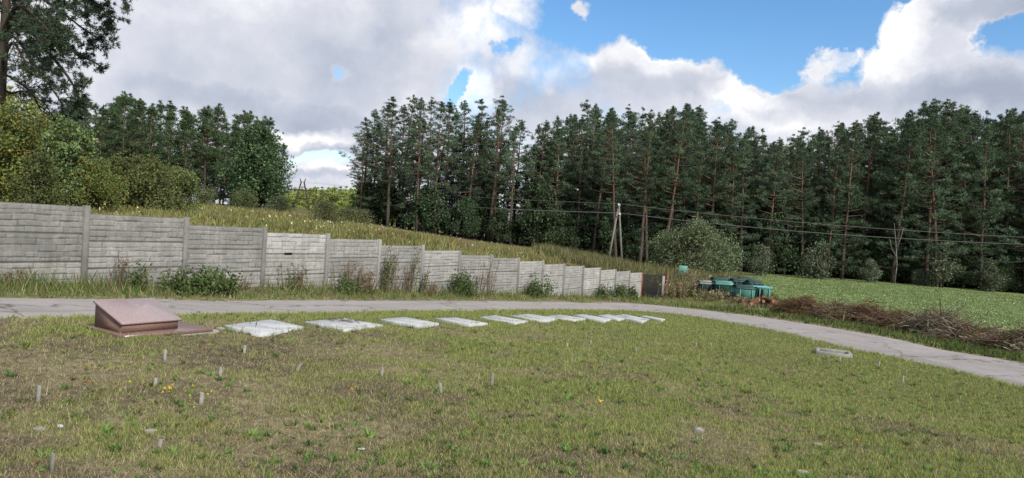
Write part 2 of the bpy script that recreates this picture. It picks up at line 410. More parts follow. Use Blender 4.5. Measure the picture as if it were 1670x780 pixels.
def m_leaf(name, trans=.25, objvar=.25, rough=.7, spec=.12):
    m, t = mat(name); c = t.node('ShaderNodeAttribute', attribute_name='Col').outputs[0]
    r = t.node('ShaderNodeObjectInfo').outputs['Random']
    s = t.m('ADD', 1 - objvar / 2, t.m('MULTIPLY', r, objvar))
    hs = t.node('ShaderNodeHueSaturation', i_Color=c); t.put(hs.inputs['Value'], s); t.put(hs.inputs['Hue'], t.m('ADD', .492, t.m('MULTIPLY', r, .016)))
    p = principled(t, hs.outputs[0], rough, spec)
    if trans > 0:
        tr = t.node('ShaderNodeBsdfTranslucent', i_0=hs.outputs[0]); p = t.node('ShaderNodeMixShader', i_0=trans, i_1=p, i_2=tr.outputs[0]).outputs[0]
    finish(t, p); return m
def m_flat(name, col, rough=.7, spec=.3, metal=0., var=.3, sc=6., bs=.3, col2=None, fine=None):
    m, t = mat(name); g = t.node('ShaderNodeTexCoord').outputs['Object']; n = t.noise(g, sc, 6, .65)
    c2 = col2 if col2 else tuple(x * (1 - var) for x in col)
    c = t.mix(t.ramp(n, [(.35, 0.), (.68, 1.)]), (*col, 1), (*c2, 1))
    if fine:
        n3 = t.noise(g, fine, 3, .7); c = t.mix(t.ramp(n3, [(.35, 0.), (.7, .5)]), c, (*[x * .45 for x in col], 1))
    finish(t, principled(t, c, rough, spec, metal, bump_n(t, t.noise(g, sc * 8, 4, .7), bs, .01))); return m
M_GROUND = m_ground()
M_GRASS = m_leaf('grass_blades', .3, 0, .75, .08)
M_LEAF = m_leaf('broad_leaves', .3, .3)
M_NEEDLE = m_leaf('pine_needles', .12, .45, .8, .05)
M_NEEDLE_NEAR = m_leaf('near_pine_needles', .15, .0, .7, .15)

def m_bark(name, lo, hi, z0=.25, z1=.6):
    m, t = mat(name); tcn = t.node('ShaderNodeTexCoord'); ob = tcn.outputs['Object']; gz = t.node('ShaderNodeSeparateXYZ', i_0=tcn.outputs['Generated']).outputs[2]
    mp = t.node('ShaderNodeMapping', i_0=ob); mp.inputs['Scale'].default_value = (1, 1, .3)
    n = t.noise(mp.outputs[0], 7, 6, .7)
    f = t.ramp(t.m('ADD', gz, t.m('MULTIPLY', t.m('SUBTRACT', n, .5), .3)), [(z0, 0.), (z1, 1.)])
    c = t.mix(f, (*lo, 1), (*hi, 1)); c = t.mix(t.ramp(n, [(.35, 0.), (.65, .6)]), c, (*[x * .4 for x in lo], 1))
    finish(t, principled(t, c, .9, .1, normal=bump_n(t, n, .9, .03))); return m
M_PINEBARK = m_bark('pine_bark', (.085, .068, .058), (.165, .105, .078))
M_BARK = m_bark('dark_bark', (.055, .046, .038), (.075, .060, .048))
M_BIRCH = m_flat('pale_bark', (.38, .36, .33), .8, .2, var=.7, sc=5, col2=(.1, .09, .08))
M_TWIG = m_flat('dry_stems', (.17, .125, .085), .9, .1, var=.5, sc=3)

# concrete of the wall
def m_wall():
    m, t = mat('cast_concrete'); g = t.node('ShaderNodeNewGeometry').outputs['Position']; ob = t.node('ShaderNodeTexCoord').outputs['Object']
    r = t.node('ShaderNodeObjectInfo').outputs['Random']
    n = t.noise(g, 1.6, 6, .65, .4); n2 = t.noise(g, 14, 6, .75); n3 = t.noise(g, 55, 3, .7)
    mp = t.node('ShaderNodeMapping', i_0=g); mp.inputs['Scale'].default_value = (9, 9, .8)
    st = t.noise(mp.outputs[0], 1.2, 5, .7)
    c = t.mix(t.ramp(n, [(.32, 0.), (.68, 1.)]), (.20, .20, .20, 1), (.315, .315, .315, 1))
    c = t.mix(t.ramp(n2, [(.40, 0.), (.72, .75)]), c, (.17, .168, .155, 1))
    c = t.mix(t.ramp(st, [(.45, 0.), (.72, .6)]), c, (.13, .13, .115, 1))
    c = t.mix(t.ramp(n3, [(.60, 0.), (.8, .5)]), c, (.50, .50, .48, 1))
    tone_ao = t.node('ShaderNodeAttribute', attribute_name='Col').outputs[0]  # stone tone together with the occlusion painted into the grooves
    c = t.mix(1.0, c, tone_ao, 'MULTIPLY')
    c = t.mix(1.0, c, t.node('ShaderNodeObjectInfo').outputs['Color'], 'MULTIPLY'); v = t.m('ADD', .84, t.m('MULTIPLY', r, .34))
    hs = t.node('ShaderNodeHueSaturation', i_Color=c); t.put(hs.inputs['Value'], v)
    finish(t, principled(t, hs.outputs[0], .92, .15, normal=bump_n(t, t.m('ADD', n2, n3), .6, .012))); return m
M_WALL = m_wall()
def m_road():
    m, t = mat('worn_asphalt'); g = t.node('ShaderNodeNewGeometry').outputs['Position']; a = t.node('ShaderNodeAttribute', attribute_name='Col').outputs[0]
    sp = t.node('ShaderNodeSeparateColor', i_0=a)      # r: across 0..1, g: along
    n = t.noise(g, .9, 6, .65, .5); n2 = t.noise(g, 6, 6, .7); n3 = t.noise(g, 110, 3, .8)
    mp = t.node('ShaderNodeCombineXYZ'); t.put(mp.inputs[0], t.m('MULTIPLY', sp.outputs[0], 6.0)); t.put(mp.inputs[1], t.m('MULTIPLY', sp.outputs[1], 22.0))
    trk = t.noise(mp.outputs[0], 1.0, 5, .65, .8)
    c = t.mix(t.ramp(n, [(.3, 0.), (.7, 1.)]), (.285, .265, .26, 1), (.37, .35, .345, 1))
    c = t.mix(t.ramp(trk, [(.50, 0.), (.72, .6)]), c, (.16, .145, .14, 1))
    c = t.mix(t.ramp(n2, [(.5, 0.), (.78, .45)]), c, (.20, .18, .16, 1))
    c = t.mix(t.ramp(n3, [(.35, .55), (.65, 0.)]), c, (.14, .13, .125, 1))
    c = t.mix(t.ramp(n3, [(.62, 0.), (.8, .6)]), c, (.48, .45, .42, 1))
    vo = t.node('ShaderNodeTexVoronoi', feature='DISTANCE_TO_EDGE'); t.put(vo.inputs['Vector'], t.node('ShaderNodeVectorMath', operation='ADD', i_0=g, i_1=t.noise(g, 1.5, 4, .6, out='Color')).outputs[0]); vo.inputs['Scale'].default_value = .42
    c = t.mix(t.ramp(vo.outputs[0], [(.004, .75), (.014, 0.)]), c, (.06, .055, .045, 1))
    finish(t, principled(t, c, .9, .25, normal=bump_n(t, t.m('ADD', n3, n2), .5, .01))); return m
M_ROAD = m_road()
def m_granite():  # sky reflected by the tilted plate is put into this lighter colour
    m, t = mat('sky_lit_polished_granite'); g = t.node('ShaderNodeTexCoord').outputs['Object']
    v = t.node('ShaderNodeTexVoronoi', i_Vector=g); v.inputs['Scale'].default_value = 130
    n = t.noise(g, 60, 4, .7)
    c = t.mix(t.ramp(v.outputs['Color'], [(.2, 0.), (.8, 1.)]), (.25, .185, .185, 1), (.31, .245, .245, 1)); c = t.mix(t.ramp(n, [(.45, 0.), (.6, .8)]), c, (.22, .155, .155, 1))
    b = t.node('ShaderNodeBsdfPrincipled'); t.put(b.inputs['Base Color'], c); b.inputs['Roughness'].default_value = .22; b.inputs['Specular IOR Level'].default_value = .8
    finish(t, b.outputs[0]); return m
M_GRANITE = m_granite()
M_GRANITE_BASE = M_GRANITE.copy(); M_GRANITE_BASE.name = 'plain_red_granite'  # same granite without the reflection painted into its colour
for n_ in M_GRANITE_BASE.node_tree.nodes:
    if n_.type == 'MIX':
        for sk, cc_ in ((6, (.13, .075, .068, 1)), (7, (.20, .125, .115, 1))):
            if not n_.inputs[sk].is_linked: n_.inputs[sk].default_value = cc_
    if n_.type == 'BSDF_PRINCIPLED': n_.inputs['Roughness'].default_value = .25; n_.inputs['Specular IOR Level'].default_value = .45
M_GRANITE_SIDE = m_flat('sawn_red_granite', (.22, .135, .112), .6, .3, var=.4, sc=30, fine=90)
M_SLAB = m_flat('pale_terrazzo', (.50, .515, .54), .6, .3, var=.2, sc=5, fine=40, col2=(.38, .39, .41))
M_CONC = m_flat('grey_concrete', (.29, .29, .275), .9, .2, var=.35, sc=12, fine=50)
M_PIPE = m_flat('weathered_stake', (.29, .285, .27), .85, .2, var=.45, sc=30)
M_WOODGREY = m_flat('weathered_pole', (.22, .21, .195), .85, .15, var=.35, sc=4, fine=30)
M_STEELDK = m_flat('dark_steel', (.018, .019, .021), .6, .4, var=.3, sc=8)
M_RUST = m_flat('rusty_steel', (.24, .085, .045), .85, .2, var=.55, sc=10)
M_TEAL = m_flat('chalky_teal_paint', (.11, .32, .275), .65, .3, sc=5, col2=(.08, .22, .19), fine=14)
M_TEALDK = m_flat('dark_green_paint', (.022, .085, .075), .6, .35, sc=5, col2=(.03, .055, .05), fine=10)
M_BLUE = m_flat('pale_blue_lid', (.20, .42, .50), .5, .4, sc=5, col2=(.12, .30, .34), fine=10)
M_BLACK = m_flat('shade_black', (.012, .012, .012), .9, .1)  # black for painted shade in the wall hole and the container
M_WIRE = m_flat('grey_cable', (.16, .165, .17), .6, .3)
M_PORC = m_flat('white_porcelain', (.7, .7, .7), .3, .5)
M_LOG = m_flat('cut_log_bark', (.15, .075, .05), .9, .1, var=.6, sc=9); M_LOGEND = m_flat('sawn_wood', (.30, .18, .11), .85, .1, var=.3, sc=20)
M_STONE = m_flat('field_stone', (.33, .30, .27), .9, .2, var=.4, sc=15)

# ------------------------------------------------------------------ ground
ny, nx = GX.shape
idx = np.arange(ny * nx).reshape(ny, nx)
Q = np.stack([idx[:-1, :-1], idx[:-1, 1:], idx[1:, 1:], idx[1:, :-1]], -1).reshape(-1, 4)
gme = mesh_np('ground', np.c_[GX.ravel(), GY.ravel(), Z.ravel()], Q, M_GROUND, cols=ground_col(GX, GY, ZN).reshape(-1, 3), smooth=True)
struct(link('ground', gme))
# road sheet with ragged edges
nc = 14; t_ = np.linspace(0, 1, nc); L = len(nE)
s_ = np.arange(L) * .25
mid = (nE + fE) / 2; wv = fE - nE; wv /= np.linalg.norm(wv, axis=1)[:, None]
rg1 = (fbm(s_, s_ * 0, .9, 70) - .5) * .36 + (vnoise(s_, s_ * 0, .3, 4) - .5) * .1; rg2 = (fbm(s_, s_ * 0, .9, 90) - .5) * .36 + (vnoise(s_, s_ * 0, .3, 6) - .5) * .1
A = nE + wv * (rg1[:, None] + .03); B = fE + wv * (rg2[:, None] - .03)
RX = A[:, None, 0] * (1 - t_) + B[:, None, 0] * t_; RY = A[:, None, 1] * (1 - t_) + B[:, None, 1] * t_
RZ = sz(RX, RY) + .012 + .02 * np.sin(pi * t_)[None, :]
RZ[:, 0] -= .05; RZ[:, -1] -= .05
idx = np.arange(L * nc).reshape(L, nc)
Q = np.stack([idx[:-1, :-1], idx[1:, :-1], idx[1:, 1:], idx[:-1, 1:]], -1).reshape(-1, 4)
rc = np.stack([np.broadcast_to(t_, RX.shape), np.broadcast_to((s_ / 100)[:, None], RX.shape), RX * 0], -1).reshape(-1, 3)
struct(link('road', mesh_np('road', np.c_[RX.ravel(), RY.ravel(), RZ.ravel()], Q, M_ROAD, cols=rc, smooth=True)))

# ------------------------------------------------------------------ grass as numpy blades
def blades(x, y, h, wd, lean, col, zoff=0.0, zf=tz):
    n = len(x); a = RG.uniform(0, 2 * pi, n); la = RG.uniform(0, 2 * pi, n)
    z = zf(x, y) + zoff
    dx, dy = np.cos(a) * wd / 2, np.sin(a) * wd / 2
    b0 = np.c_[x - dx, y - dy, z - .006]; b1 = np.c_[x + dx, y + dy, z - .006]
    tip = np.c_[x + np.cos(la) * lean * h, y + np.sin(la) * lean * h, z + h * np.sqrt(np.clip(1 - lean ** 2 * .6, .08, 1))]
    V = np.stack([b0, b1, tip], 1).reshape(-1, 3); Fc = np.arange(3 * n).reshape(n, 3)
    cl = np.repeat(col, 3, axis=0); cl[2::3] *= 1.12
    return V, Fc, cl
def join(parts):
    V = []; Fs = []; Cs = []; n = 0
    for v, f, c in parts: V.append(v); Fs.append(f + n); Cs.append(c); n += len(v)
    return np.vstack(V), np.vstack(Fs), np.vstack(Cs)
def scatter(n, r0, r1, a0=-47, a1=47, power=1.0):
    """positions with density falling off with distance"""
    u = RG.random(n); r = r0 * (r1 / r0) ** (u ** power); a = R(a0) + RG.random(n) * R(a1 - a0)
    return r * np.sin(a), r * np.cos(a), r
def cmix(n, cols, wts):
    cols = np.array(cols); w_ = np.array(wts, float)
    if w_.ndim == 1: w_ = np.broadcast_to(w_, (n, len(cols)))
    w_ = w_ / w_.sum(1)[:, None]; c = np.cumsum(w_, 1); u = RG.random(n)[:, None]; i = (u > c).sum(1).clip(0, len(cols) - 1)
    return cols[i] * RG.uniform(.55, 1.5, (n, 1)) * RG.uniform(.93, 1.07, (n, 3))

SL = [((374, 532), (434, 520), (505, 534), (415, 544), .04), ((501, 525), (559, 519), (628, 530), (559, 538), .035), ((623, 520), (657, 517.5), (718, 526), (678.5, 533), .04), ((714.5, 519), (740, 517.5), (799, 526.6), (761.5, 529.5), .05),
      ((780, 518), (809, 514), (859.6, 524), (842, 527), .045), ((837, 515.4), (857.5, 511), (917, 520), (882, 523), .045), ((894, 516), (910, 512.5), (958, 519.5), (935, 522), .05), ((935, 515.4), (949, 511.5), (998.6, 521), (983.5, 522), .045),
      ((975, 515), (990, 512), (1025, 518.5), (1008, 520), .05), ((1002, 516), (1015, 512.5), (1061, 521), (1046, 524), .05), ((1045, 516), (1052, 514.2), (1086, 520.6), (1078, 521.5), .05)]
SLQ = [[G(*q, h=.03)[:2] for q in cn[:4]] for cn in SL]
SLQ = [[q[0], q[1], q[2], q[3]] for q in SLQ] + [[G(*q)[:2] for q in ((215, 556), (340, 544), (290, 530), (150, 537))]]

def build_lawn():
    parts = []
    # clustered turf
    nt = 200000; x, y, r = scatter(nt, 2.6, 34); k = 5
    x = np.repeat(x, k) + RG.normal(0, 1, nt * k) * np.repeat(.012 + .0022 * r, k); y = np.repeat(y, k) + RG.normal(0, 1, nt * k) * np.repeat(.012 + .0022 * r, k); r = np.repeat(r, k)
    ok = (pip(x, y, LAWNP)) & ~pip(x, y, ROADP); x, y, r = x[ok], y[ok], r[ok]
    g = lawn_green(x, y); keep = RG.random(len(x)) < .50 + .50 * sstep(.15, .6, g + (fbm(x, y, .22, 77, 2) - .5) * 1.3); x, y, r, g = x[keep], y[keep], r[keep], g[keep]
    n = len(x)
    col = cmix(n, [STRAW * .95, DRY, OLIVE * 1.65, GREEN * 1.7, np.array([.27, .285, .085])], np.stack([.50 * (1 - g) + .05, .5 * (1 - g) + .10, .30 + .35 * g, .05 + .55 * g ** 2, .12 + .4 * g], 1))
    dn = pdist(x, y, nE[::3])
    h = RG.uniform(.015, .042, n) * (1 + .8 * np.exp(-(dn / .5) ** 2)) * (.7 + .5 * g) * (1 + r / 60); wd = RG.uniform(.0022, .0042, n) + r * .00045
    lean = RG.uniform(.2, 1.05, n)
    parts.append(blades(x, y, h, wd, lean, col))
    # dead straw lying flat
    n = 110000; x, y, r = scatter(n, 2.6, 24); ok = pip(x, y, LAWNP); x, y, r = x[ok], y[ok], r[ok]; g = lawn_green(x, y); ok = RG.random(len(x)) > g * .9; x, y, r = x[ok], y[ok], r[ok]; n = len(x)
    parts.append(blades(x, y, RG.uniform(.03, .075, n), .002 + r * .0003, RG.uniform(1.0, 1.25, n), cmix(n, [STRAW * .9, STRAW * .55, DRY * .7, SOIL * .8], [.3, .35, .3, .25]), .008))
    # broad-leaved rosettes (clover, plantain)
    nt = 5200; x, y, r = scatter(nt, 2.8, 24); ok = pip(x, y, LAWNP) & ((fbm(x, y, 1.6, 55) + RG.uniform(-.1, .1, nt)) > .5); x, y, r = x[ok], y[ok], r[ok]; nt = len(x); k = 9
    sz_ = np.repeat(RG.uniform(.010, .038, nt) + r * .0009, k); X = np.repeat(x, k) + RG.normal(0, .4, nt * k) * sz_; Y_ = np.repeat(y, k) + RG.normal(0, .4, nt * k) * sz_
    c = np.repeat(cmix(nt, [GREEN * 1.1, OLIVE, np.array([.12, .19, .055])], [.4, .4, .25]), k, 0) * RG.uniform(.8, 1.2, (nt * k, 1))
    parts.append(blades(X, Y_, sz_ * RG.uniform(.8, 1.5, nt * k), sz_ * .55, RG.uniform(.5, 1.15, nt * k), c, .006))
    # longer grass hugging the slabs and the monument
    xs_, ys_ = [], []
    for cn in SLQ:
        for i in range(4):
            a_, b_ = cn[i], cn[(i + 1) % 4]; n_ = int(90 * np.hypot(*(b_ - a_))); t_ = RG.random(n_); q_ = a_ + (b_ - a_) * t_[:, None] + RG.normal(0, .035, (n_, 2)); kp = fbm(q_[:, 0], q_[:, 1], .25, 8, 2) > .42; xs_.append(q_[kp, 0]); ys_.append(q_[kp, 1])
    x = np.repeat(np.concatenate(xs_), 3) + RG.normal(0, .02, 3 * sum(map(len, xs_))); y = np.repeat(np.concatenate(ys_), 3) + RG.normal(0, .02, len(x)); n = len(x)
    parts.append(blades(x, y, RG.uniform(.03, .10, n), RG.uniform(.003, .006, n) + y * .0003, RG.uniform(.2, .9, n), cmix(n, [GREEN * 1.4, OLIVE * 1.3, STRAW * .9], [.5, .35, .15])))
    # a few bigger light green rosettes
    nt = 260; x, y, r = scatter(nt, 3.2, 16, -44, 44); ok = pip(x, y, LAWNP); x, y, r = x[ok], y[ok], r[ok]; nt = len(x); k = 16; th = RG.uniform(0, 6.28, nt * k); R_ = np.repeat(RG.uniform(.03, .075, nt), k); c = np.repeat(cmix(nt, [np.array([.13, .21, .06]), np.array([.09, .16, .05])], [.6, .4]), k, 0)
    parts.append(blades(np.repeat(x, k) + np.cos(th) * R_ * .4, np.repeat(y, k) + np.sin(th) * R_ * .4, R_ * RG.uniform(.6, 1.2, nt * k), R_ * .3, RG.uniform(.7, 1.1, nt * k), c, .008))
    # tall thin stalks
    n = 500; x, y, r = scatter(n, 3, 22); ok = pip(x, y, LAWNP); x, y, r = x[ok], y[ok], r[ok]; n = len(x)
    parts.append(blades(x, y, RG.uniform(.08, .2, n), .003 + r * .0003, RG.uniform(.05, .5, n), cmix(n, [STRAW, STRAW * .8], [.5, .5])))
    V, Fc, c = join(parts)
    return mesh_np('lawn_grass', V, Fc, M_GRASS, cols=c)
tag(link('lawn_grass', build_lawn()), 'short patchy olive and straw coloured grass covering the cemetery lawn', 'grass', kind='stuff')

def build_zone_grass(zid, n0, r0, r1, hfun, wfun, cols, wts, clump=1, a0=-50, a1=50, power=1.0, leanr=(.1, .6), keepf=None):
    x, y, r = scatter(n0, r0, r1, a0, a1, power)
    if clump > 1:
        x = np.repeat(x, clump) + RG.normal(0, 1, n0 * clump) * np.repeat(.02 + .003 * r, clump); y = np.repeat(y, clump) + RG.normal(0, 1, n0 * clump) * np.repeat(.02 + .003 * r, clump); r = np.repeat(r, clump)
    ok = (zone(x, y) == zid) & ~pip(x, y, ROADP); x, y, r = x[ok], y[ok], r[ok]
    if keepf is not None: ok = keepf(x, y) > RG.random(len(x)); x, y, r = x[ok], y[ok], r[ok]
    n = len(x); c = cmix(n, cols, wts)
    if zid == 2:
        b_ = sstep(.50, .66, fbm(x, y, 3.5, 91, 3)) * .75 + .35 * sstep(66, 76, y); c = c * (1 - b_[:, None]) + np.array([.20, .15, .09]) * RG.uniform(.5, 1.3, (n, 1)) * b_[:, None]; c *= (.72 + .55 * fbm(x, y, 1.2, 92, 2))[:, None]
    return blades(x, y, hfun(x, y, r, n), wfun(r, n), RG.uniform(*leanr, n), c)
def wallside(x, y): return -((x - WX0) * WN[0] + (y - WY0) * WN[1])     # metres in front of the wall
def hverge(x, y, r, n):
    s = wallside(x, y); df = pdist(x, y, fE[::3])
    return RG.uniform(.5, 1.2, n) * (.08 + .15 * np.exp(-(s / .9) ** 2) + .10 * sstep(.2, 1.0, df)) * (.6 + .9 * fbm(x, y, 1.5, 31))
vg = build_zone_grass(1, 60000, 8, 44, hverge, lambda r, n: RG.uniform(.004, .008, n) + r * .0006, [GREEN * 1.05, OLIVE * 1.05, DRY * .9, STRAW * .8, np.array([.09, .14, .04])], [.36, .28, .18, .10, .25], clump=4, leanr=(.15, .9))
x, y, r = scatter(60000, 12, 36, 14, 50); df = pdist(x, y, fE[::3]); ok = (df > .25) & (df < 2.6) & (x > 6.5) & ~pip(x, y, ROADP) & ~pip(x, y, LAWNP) & (y < 33) & (fbm(x, y, .8, 12) > .38); x, y, r = x[ok], y[ok], r[ok]; n = len(x)
vg = join([vg, blades(x, y, RG.uniform(.06, .30, n) * (.4 + fbm(x, y, 1.2, 13)), RG.uniform(.012, .03, n) + r * .0006, RG.uniform(.2, 1.0, n), cmix(n, [GREEN * .8, GREEN * .5, OLIVE * .8], [.45, .35, .2]))])
V, Fc, c = vg
tag(link('verge_grass', mesh_np('verge_grass', V, Fc, M_GRASS, cols=c)), 'longer unmown grass and weeds between the concrete wall and the road', 'grass', kind='stuff')
md = [build_zone_grass(2, 95000, 14, 84, lambda x, y, r, n: RG.uniform(.12, .5, n) * (.4 + .9 * fbm(x, y, 5, 33)) * sstep(8, 34, y + 0 * x) * 1.0 , lambda r, n: RG.uniform(.012, .03, n) + r * .0009, [np.array([.20, .20, .07]), np.array([.13, .155, .055]), np.array([.26, .21, .11]), np.array([.19, .135, .08]), np.array([.15, .18, .065])], [.30, .36, .16, .12, .34], clump=3, power=.8, leanr=(.1, .9))]
x, y, r = scatter(3800, 18, 80, -42, 10, .7); ok = (zone(x, y) == 2) & (fbm(x, y, 4, 63) > .5); x, y, r = x[ok], y[ok], r[ok]; n = len(x)
md.append(blades(x, y, RG.uniform(.02, .05, n) + r * .001, RG.uniform(.03, .07, n), RG.uniform(.2, .9, n), cmix(n, [(.55, .54, .50), (.50, .42, .10), (.42, .36, .30)], [.5, .3, .3]), zoff=RG.uniform(.15, .4, n)))
V, Fc, c = join(md)
tag(link('meadow_grass', mesh_np('meadow_grass', V, Fc, M_GRASS, cols=c)), 'tall yellowing meadow grass on the slope behind the wall', 'grass', kind='stuff')
fd = [build_zone_grass(3, 110000, 14, 80, lambda x, y, r, n: RG.uniform(.04, .11, n), lambda r, n: RG.uniform(.01, .02, n) + r * .0009, [np.array([.16, .215, .085]), np.array([.195, .245, .11]), np.array([.125, .175, .065])], [.4, .35, .3], clump=3, a0=2, a1=52, leanr=(.2, 1.0), keepf=lambda x, y: .35 + 1.1 * fbm(x, y, .9, 58, 3))]
x, y, r = scatter(16000, 18, 76, 6, 50, .8); ok = (zone(x, y) == 3) & (fbm(x, y, 2.5, 66) > .42) & ~pip(x, y, ROADP) & (pdist(x, y, fE[::3]) > 2.4); x, y, r = x[ok], y[ok], r[ok]; n = len(x)
fd.append(blades(x, y, RG.uniform(.02, .04, n) + r * .0006, RG.uniform(.03, .07, n), RG.uniform(.8, 1.2, n), cmix(n, [(.46, .50, .36), (.28, .36, .17)], [.5, .6]), zoff=.06))
V, Fc, c = join(fd)
tag(link('field_grass', mesh_np('field_grass', V, Fc, M_GRASS, cols=c)), 'short bright green grass of the flat field before the right wood', 'grass', kind='stuff')
rg_ = build_zone_grass(5, 26000, 30, 72, lambda x, y, r, n: RG.uniform(.15, .75, n) * (.35 + 1.0 * sstep(36, 44, y)) * (.5 + fbm(x, y, 3, 44)), lambda r, n: RG.uniform(.02, .045, n) + r * .0006, [np.array([.13, .135, .055]), np.array([.075, .10, .035]), np.array([.22, .18, .11]), np.array([.17, .12, .08])], [.35, .35, .22, .15], clump=3, a0=2, a1=25)
V, Fc, c = rg_
tag(link('rough_weeds', mesh_np('rough_weeds', V, Fc, M_GRASS, cols=c)), 'rough brown and green weeds around the green containers', 'weeds', kind='stuff')

# ------------------------------------------------------------------ concrete panel wall
def panel_mesh(seed, gap=False):
    g = np.random.default_rng(seed); W, H = WS - .02, .5; nx_, nz_ = 150, 46
    X = np.linspace(0, W, nx_); Zc = np.linspace(0, H, nz_); XX, ZZ = np.meshgrid(X, Zc)
    hgt = np.zeros_like(XX); ncourse = 5; hs = g.uniform(.8, 1.25, ncourse); hs = hs / hs.sum() * H; zb = np.r_[0, np.cumsum(hs)]
    wob = (fbm(XX, ZZ * 0 + seed, .35, seed, 3) - .5) * .018
    tone = np.ones_like(XX)
    for c_ in range(ncourse):
        x = -g.uniform(0, .3)
        while x < W:
            l = g.uniform(.14, .52); o = g.uniform(.002, .012); zj = g.uniform(-.008, .008)
            zlo, zhi = zb[c_] + zj, zb[c_ + 1] + zj
            dx = np.minimum(XX - x, x + l - XX) + (vnoise(XX, ZZ, .05, seed) - .5) * .012; dz = np.minimum(ZZ + wob - zlo, zhi - ZZ - wob)
            d = np.minimum(dx * (1.2 if g.random() < .75 else 5), dz); mk = (dx > 0) & (dz > 0)
            hh = o * sstep(0.0, .016, d) + .008 * sstep(0, .010, d); hgt = np.where(mk, hh, hgt); tone = np.where(mk, g.uniform(.9, 1.08), tone)
            x += l
    hgt = hgt + (fbm(XX, ZZ, .06, seed + 5, 3) - .5) * .010
    hgt[0] = 0; hgt[-1] = 0; hgt[1] *= .3; hgt[-2] *= .3
    hgt[:, 0] = 0; hgt[:, -1] = 0
    groove_ao = 1.0 - .38 * (1 - sstep(.001, .010, hgt))  # occlusion painted as darker colour in the recesses between stones
    V = np.stack([XX, -.022 - hgt, ZZ], -1).reshape(-1, 3); i_ = np.arange(nx_ * nz_).reshape(nz_, nx_)
    Q = np.stack([i_[:-1, :-1], i_[:-1, 1:], i_[1:, 1:], i_[1:, :-1]], -1).reshape(-1, 4)
    n = len(V); V2 = np.array([(0, .022, 0), (W, .022, 0), (W, .022, H), (0, .022, H)])
    a, b, c_, d = i_[0, 0], i_[0, -1], i_[-1, -1], i_[-1, 0]
    Q2 = np.array([(n + 1, n, n + 3, n + 2), (a, n, n + 1, b), (d, c_, n + 2, n + 3), (a, d, n + 3, n), (b, n + 1, n + 2, c_)])
    col = np.r_[(tone * groove_ao).ravel(), np.ones(4)]; col = np.stack([col] * 3, 1)
    return mesh_np('panel', np.vstack([V, V2]), np.vstack([Q, Q2]), M_WALL, cols=col, smooth=False)
PM = [panel_mesh(s) for s in (3, 8, 14, 21, 33)]
PH = []
for hh in (1.75,):
    m = MB(); m.box(-.065, .065, -.075, .05, -.4, hh, .012); PH.append(m)
def post_mesh(h, lab='post'):
    m = MB(); m.box(-.055, .055, -.085, .05, 0, h, .014)
    me = m.mesh('post', M_WALL, cols=np.ones((m.n, 3))); return me
wall = tag(link('concrete_wall', None, loc=(WX0, WY0, 0)), 'long grey concrete panel wall stepping down the slope beside the road', 'wall')
wall_ang = pi / 2 - WTH
pmesh = post_mesh(1.9)
for k in range(-3, 16):
    p = wp(k); kk = min(k, 14); top = max(wtop(kk) if k < 15 else wtop(14), wtop(k - 1) if k > -3 else -9) + .02
    if k == 15: continue
    o = link('post', pmesh, wall, (p[0] - WX0, p[1] - WY0, top - 1.9), wall_ang); o.color = (.82 if k < 5 else .72,) * 3 + (1,)
for k in range(-3, 15):
    p = wp(k); jz = rnd.uniform(-.012, .012); tilt = {6: -.012, 7: -.012, 12: .01, 13: -.008}.get(k, rnd.uniform(-.004, .004))
    for j in range(3):
        a = wp(k + .01)
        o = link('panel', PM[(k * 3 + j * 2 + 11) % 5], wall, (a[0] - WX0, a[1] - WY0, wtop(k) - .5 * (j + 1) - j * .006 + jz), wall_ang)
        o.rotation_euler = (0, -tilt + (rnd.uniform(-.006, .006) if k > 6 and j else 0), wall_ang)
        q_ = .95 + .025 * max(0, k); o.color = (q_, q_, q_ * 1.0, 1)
        if k == 2 and j == 0: o.color = (1.28, 1.28, 1.31, 1); o['label'] = 'lighter upper panel with a dark gap under it'
# black block painted as the shade in the knocked-out hole under the pale panel
m = MB(); m.box(.62, .86, -.052, -.03, -.03, .02, .006); a = wp(2.01)
link('gap', m.mesh('gap', M_BLACK), wall, (a[0] - WX0, a[1] - WY0, wtop(2) - .5), wall_ang)

# ------------------------------------------------------------------ red granite monument
def monument():
    b = G(198.5, 549); ang = math.atan2(.83, .55)
    r = tag(link('grave_monument', None, loc=(b[0], b[1], b[2] - .01), rotz=ang), 'polished red granite grave marker with a tilted plate on a flat base', 'monument')
    m = MB(); m.box(-.10, 1.04, -.19, .70, -.12, .0, .006); link('foundation', m.mesh('foundation', M_CONC), r)
    m = MB(); m.box(-.06, 1.01, -.175, .66, .003, .045, .002); link('base_slab', m.mesh('base_slab', M_GRANITE_BASE), r)
    m = MB(); m.add([(0, 0, .045), (.66, 0, .045), (.66, .60, .045), (0, .60, .045), (0, 0, .140), (.66, 0, .140), (.66, .60, .315), (0, .60, .315)], [(0, 3, 2, 1), (4, 5, 6, 7), (0, 1, 5, 4), (1, 2, 6, 5), (2, 3, 7, 6), (3, 0, 4, 7)])
    link('body', m.mesh('body', M_GRANITE_SIDE), r)
    th = math.atan2(.175, .60); Rm = np.array([[1, 0, 0], [0, cos(th), -sin(th)], [0, sin(th), cos(th)]])
    m = MB(); m.box(-.02, .69, -.022, .65, .0, .026, .004, M=(Rm, np.array([0, 0, .142]))); link('tilted_plate', m.mesh('tilted_plate', M_GRANITE), r)
monument()

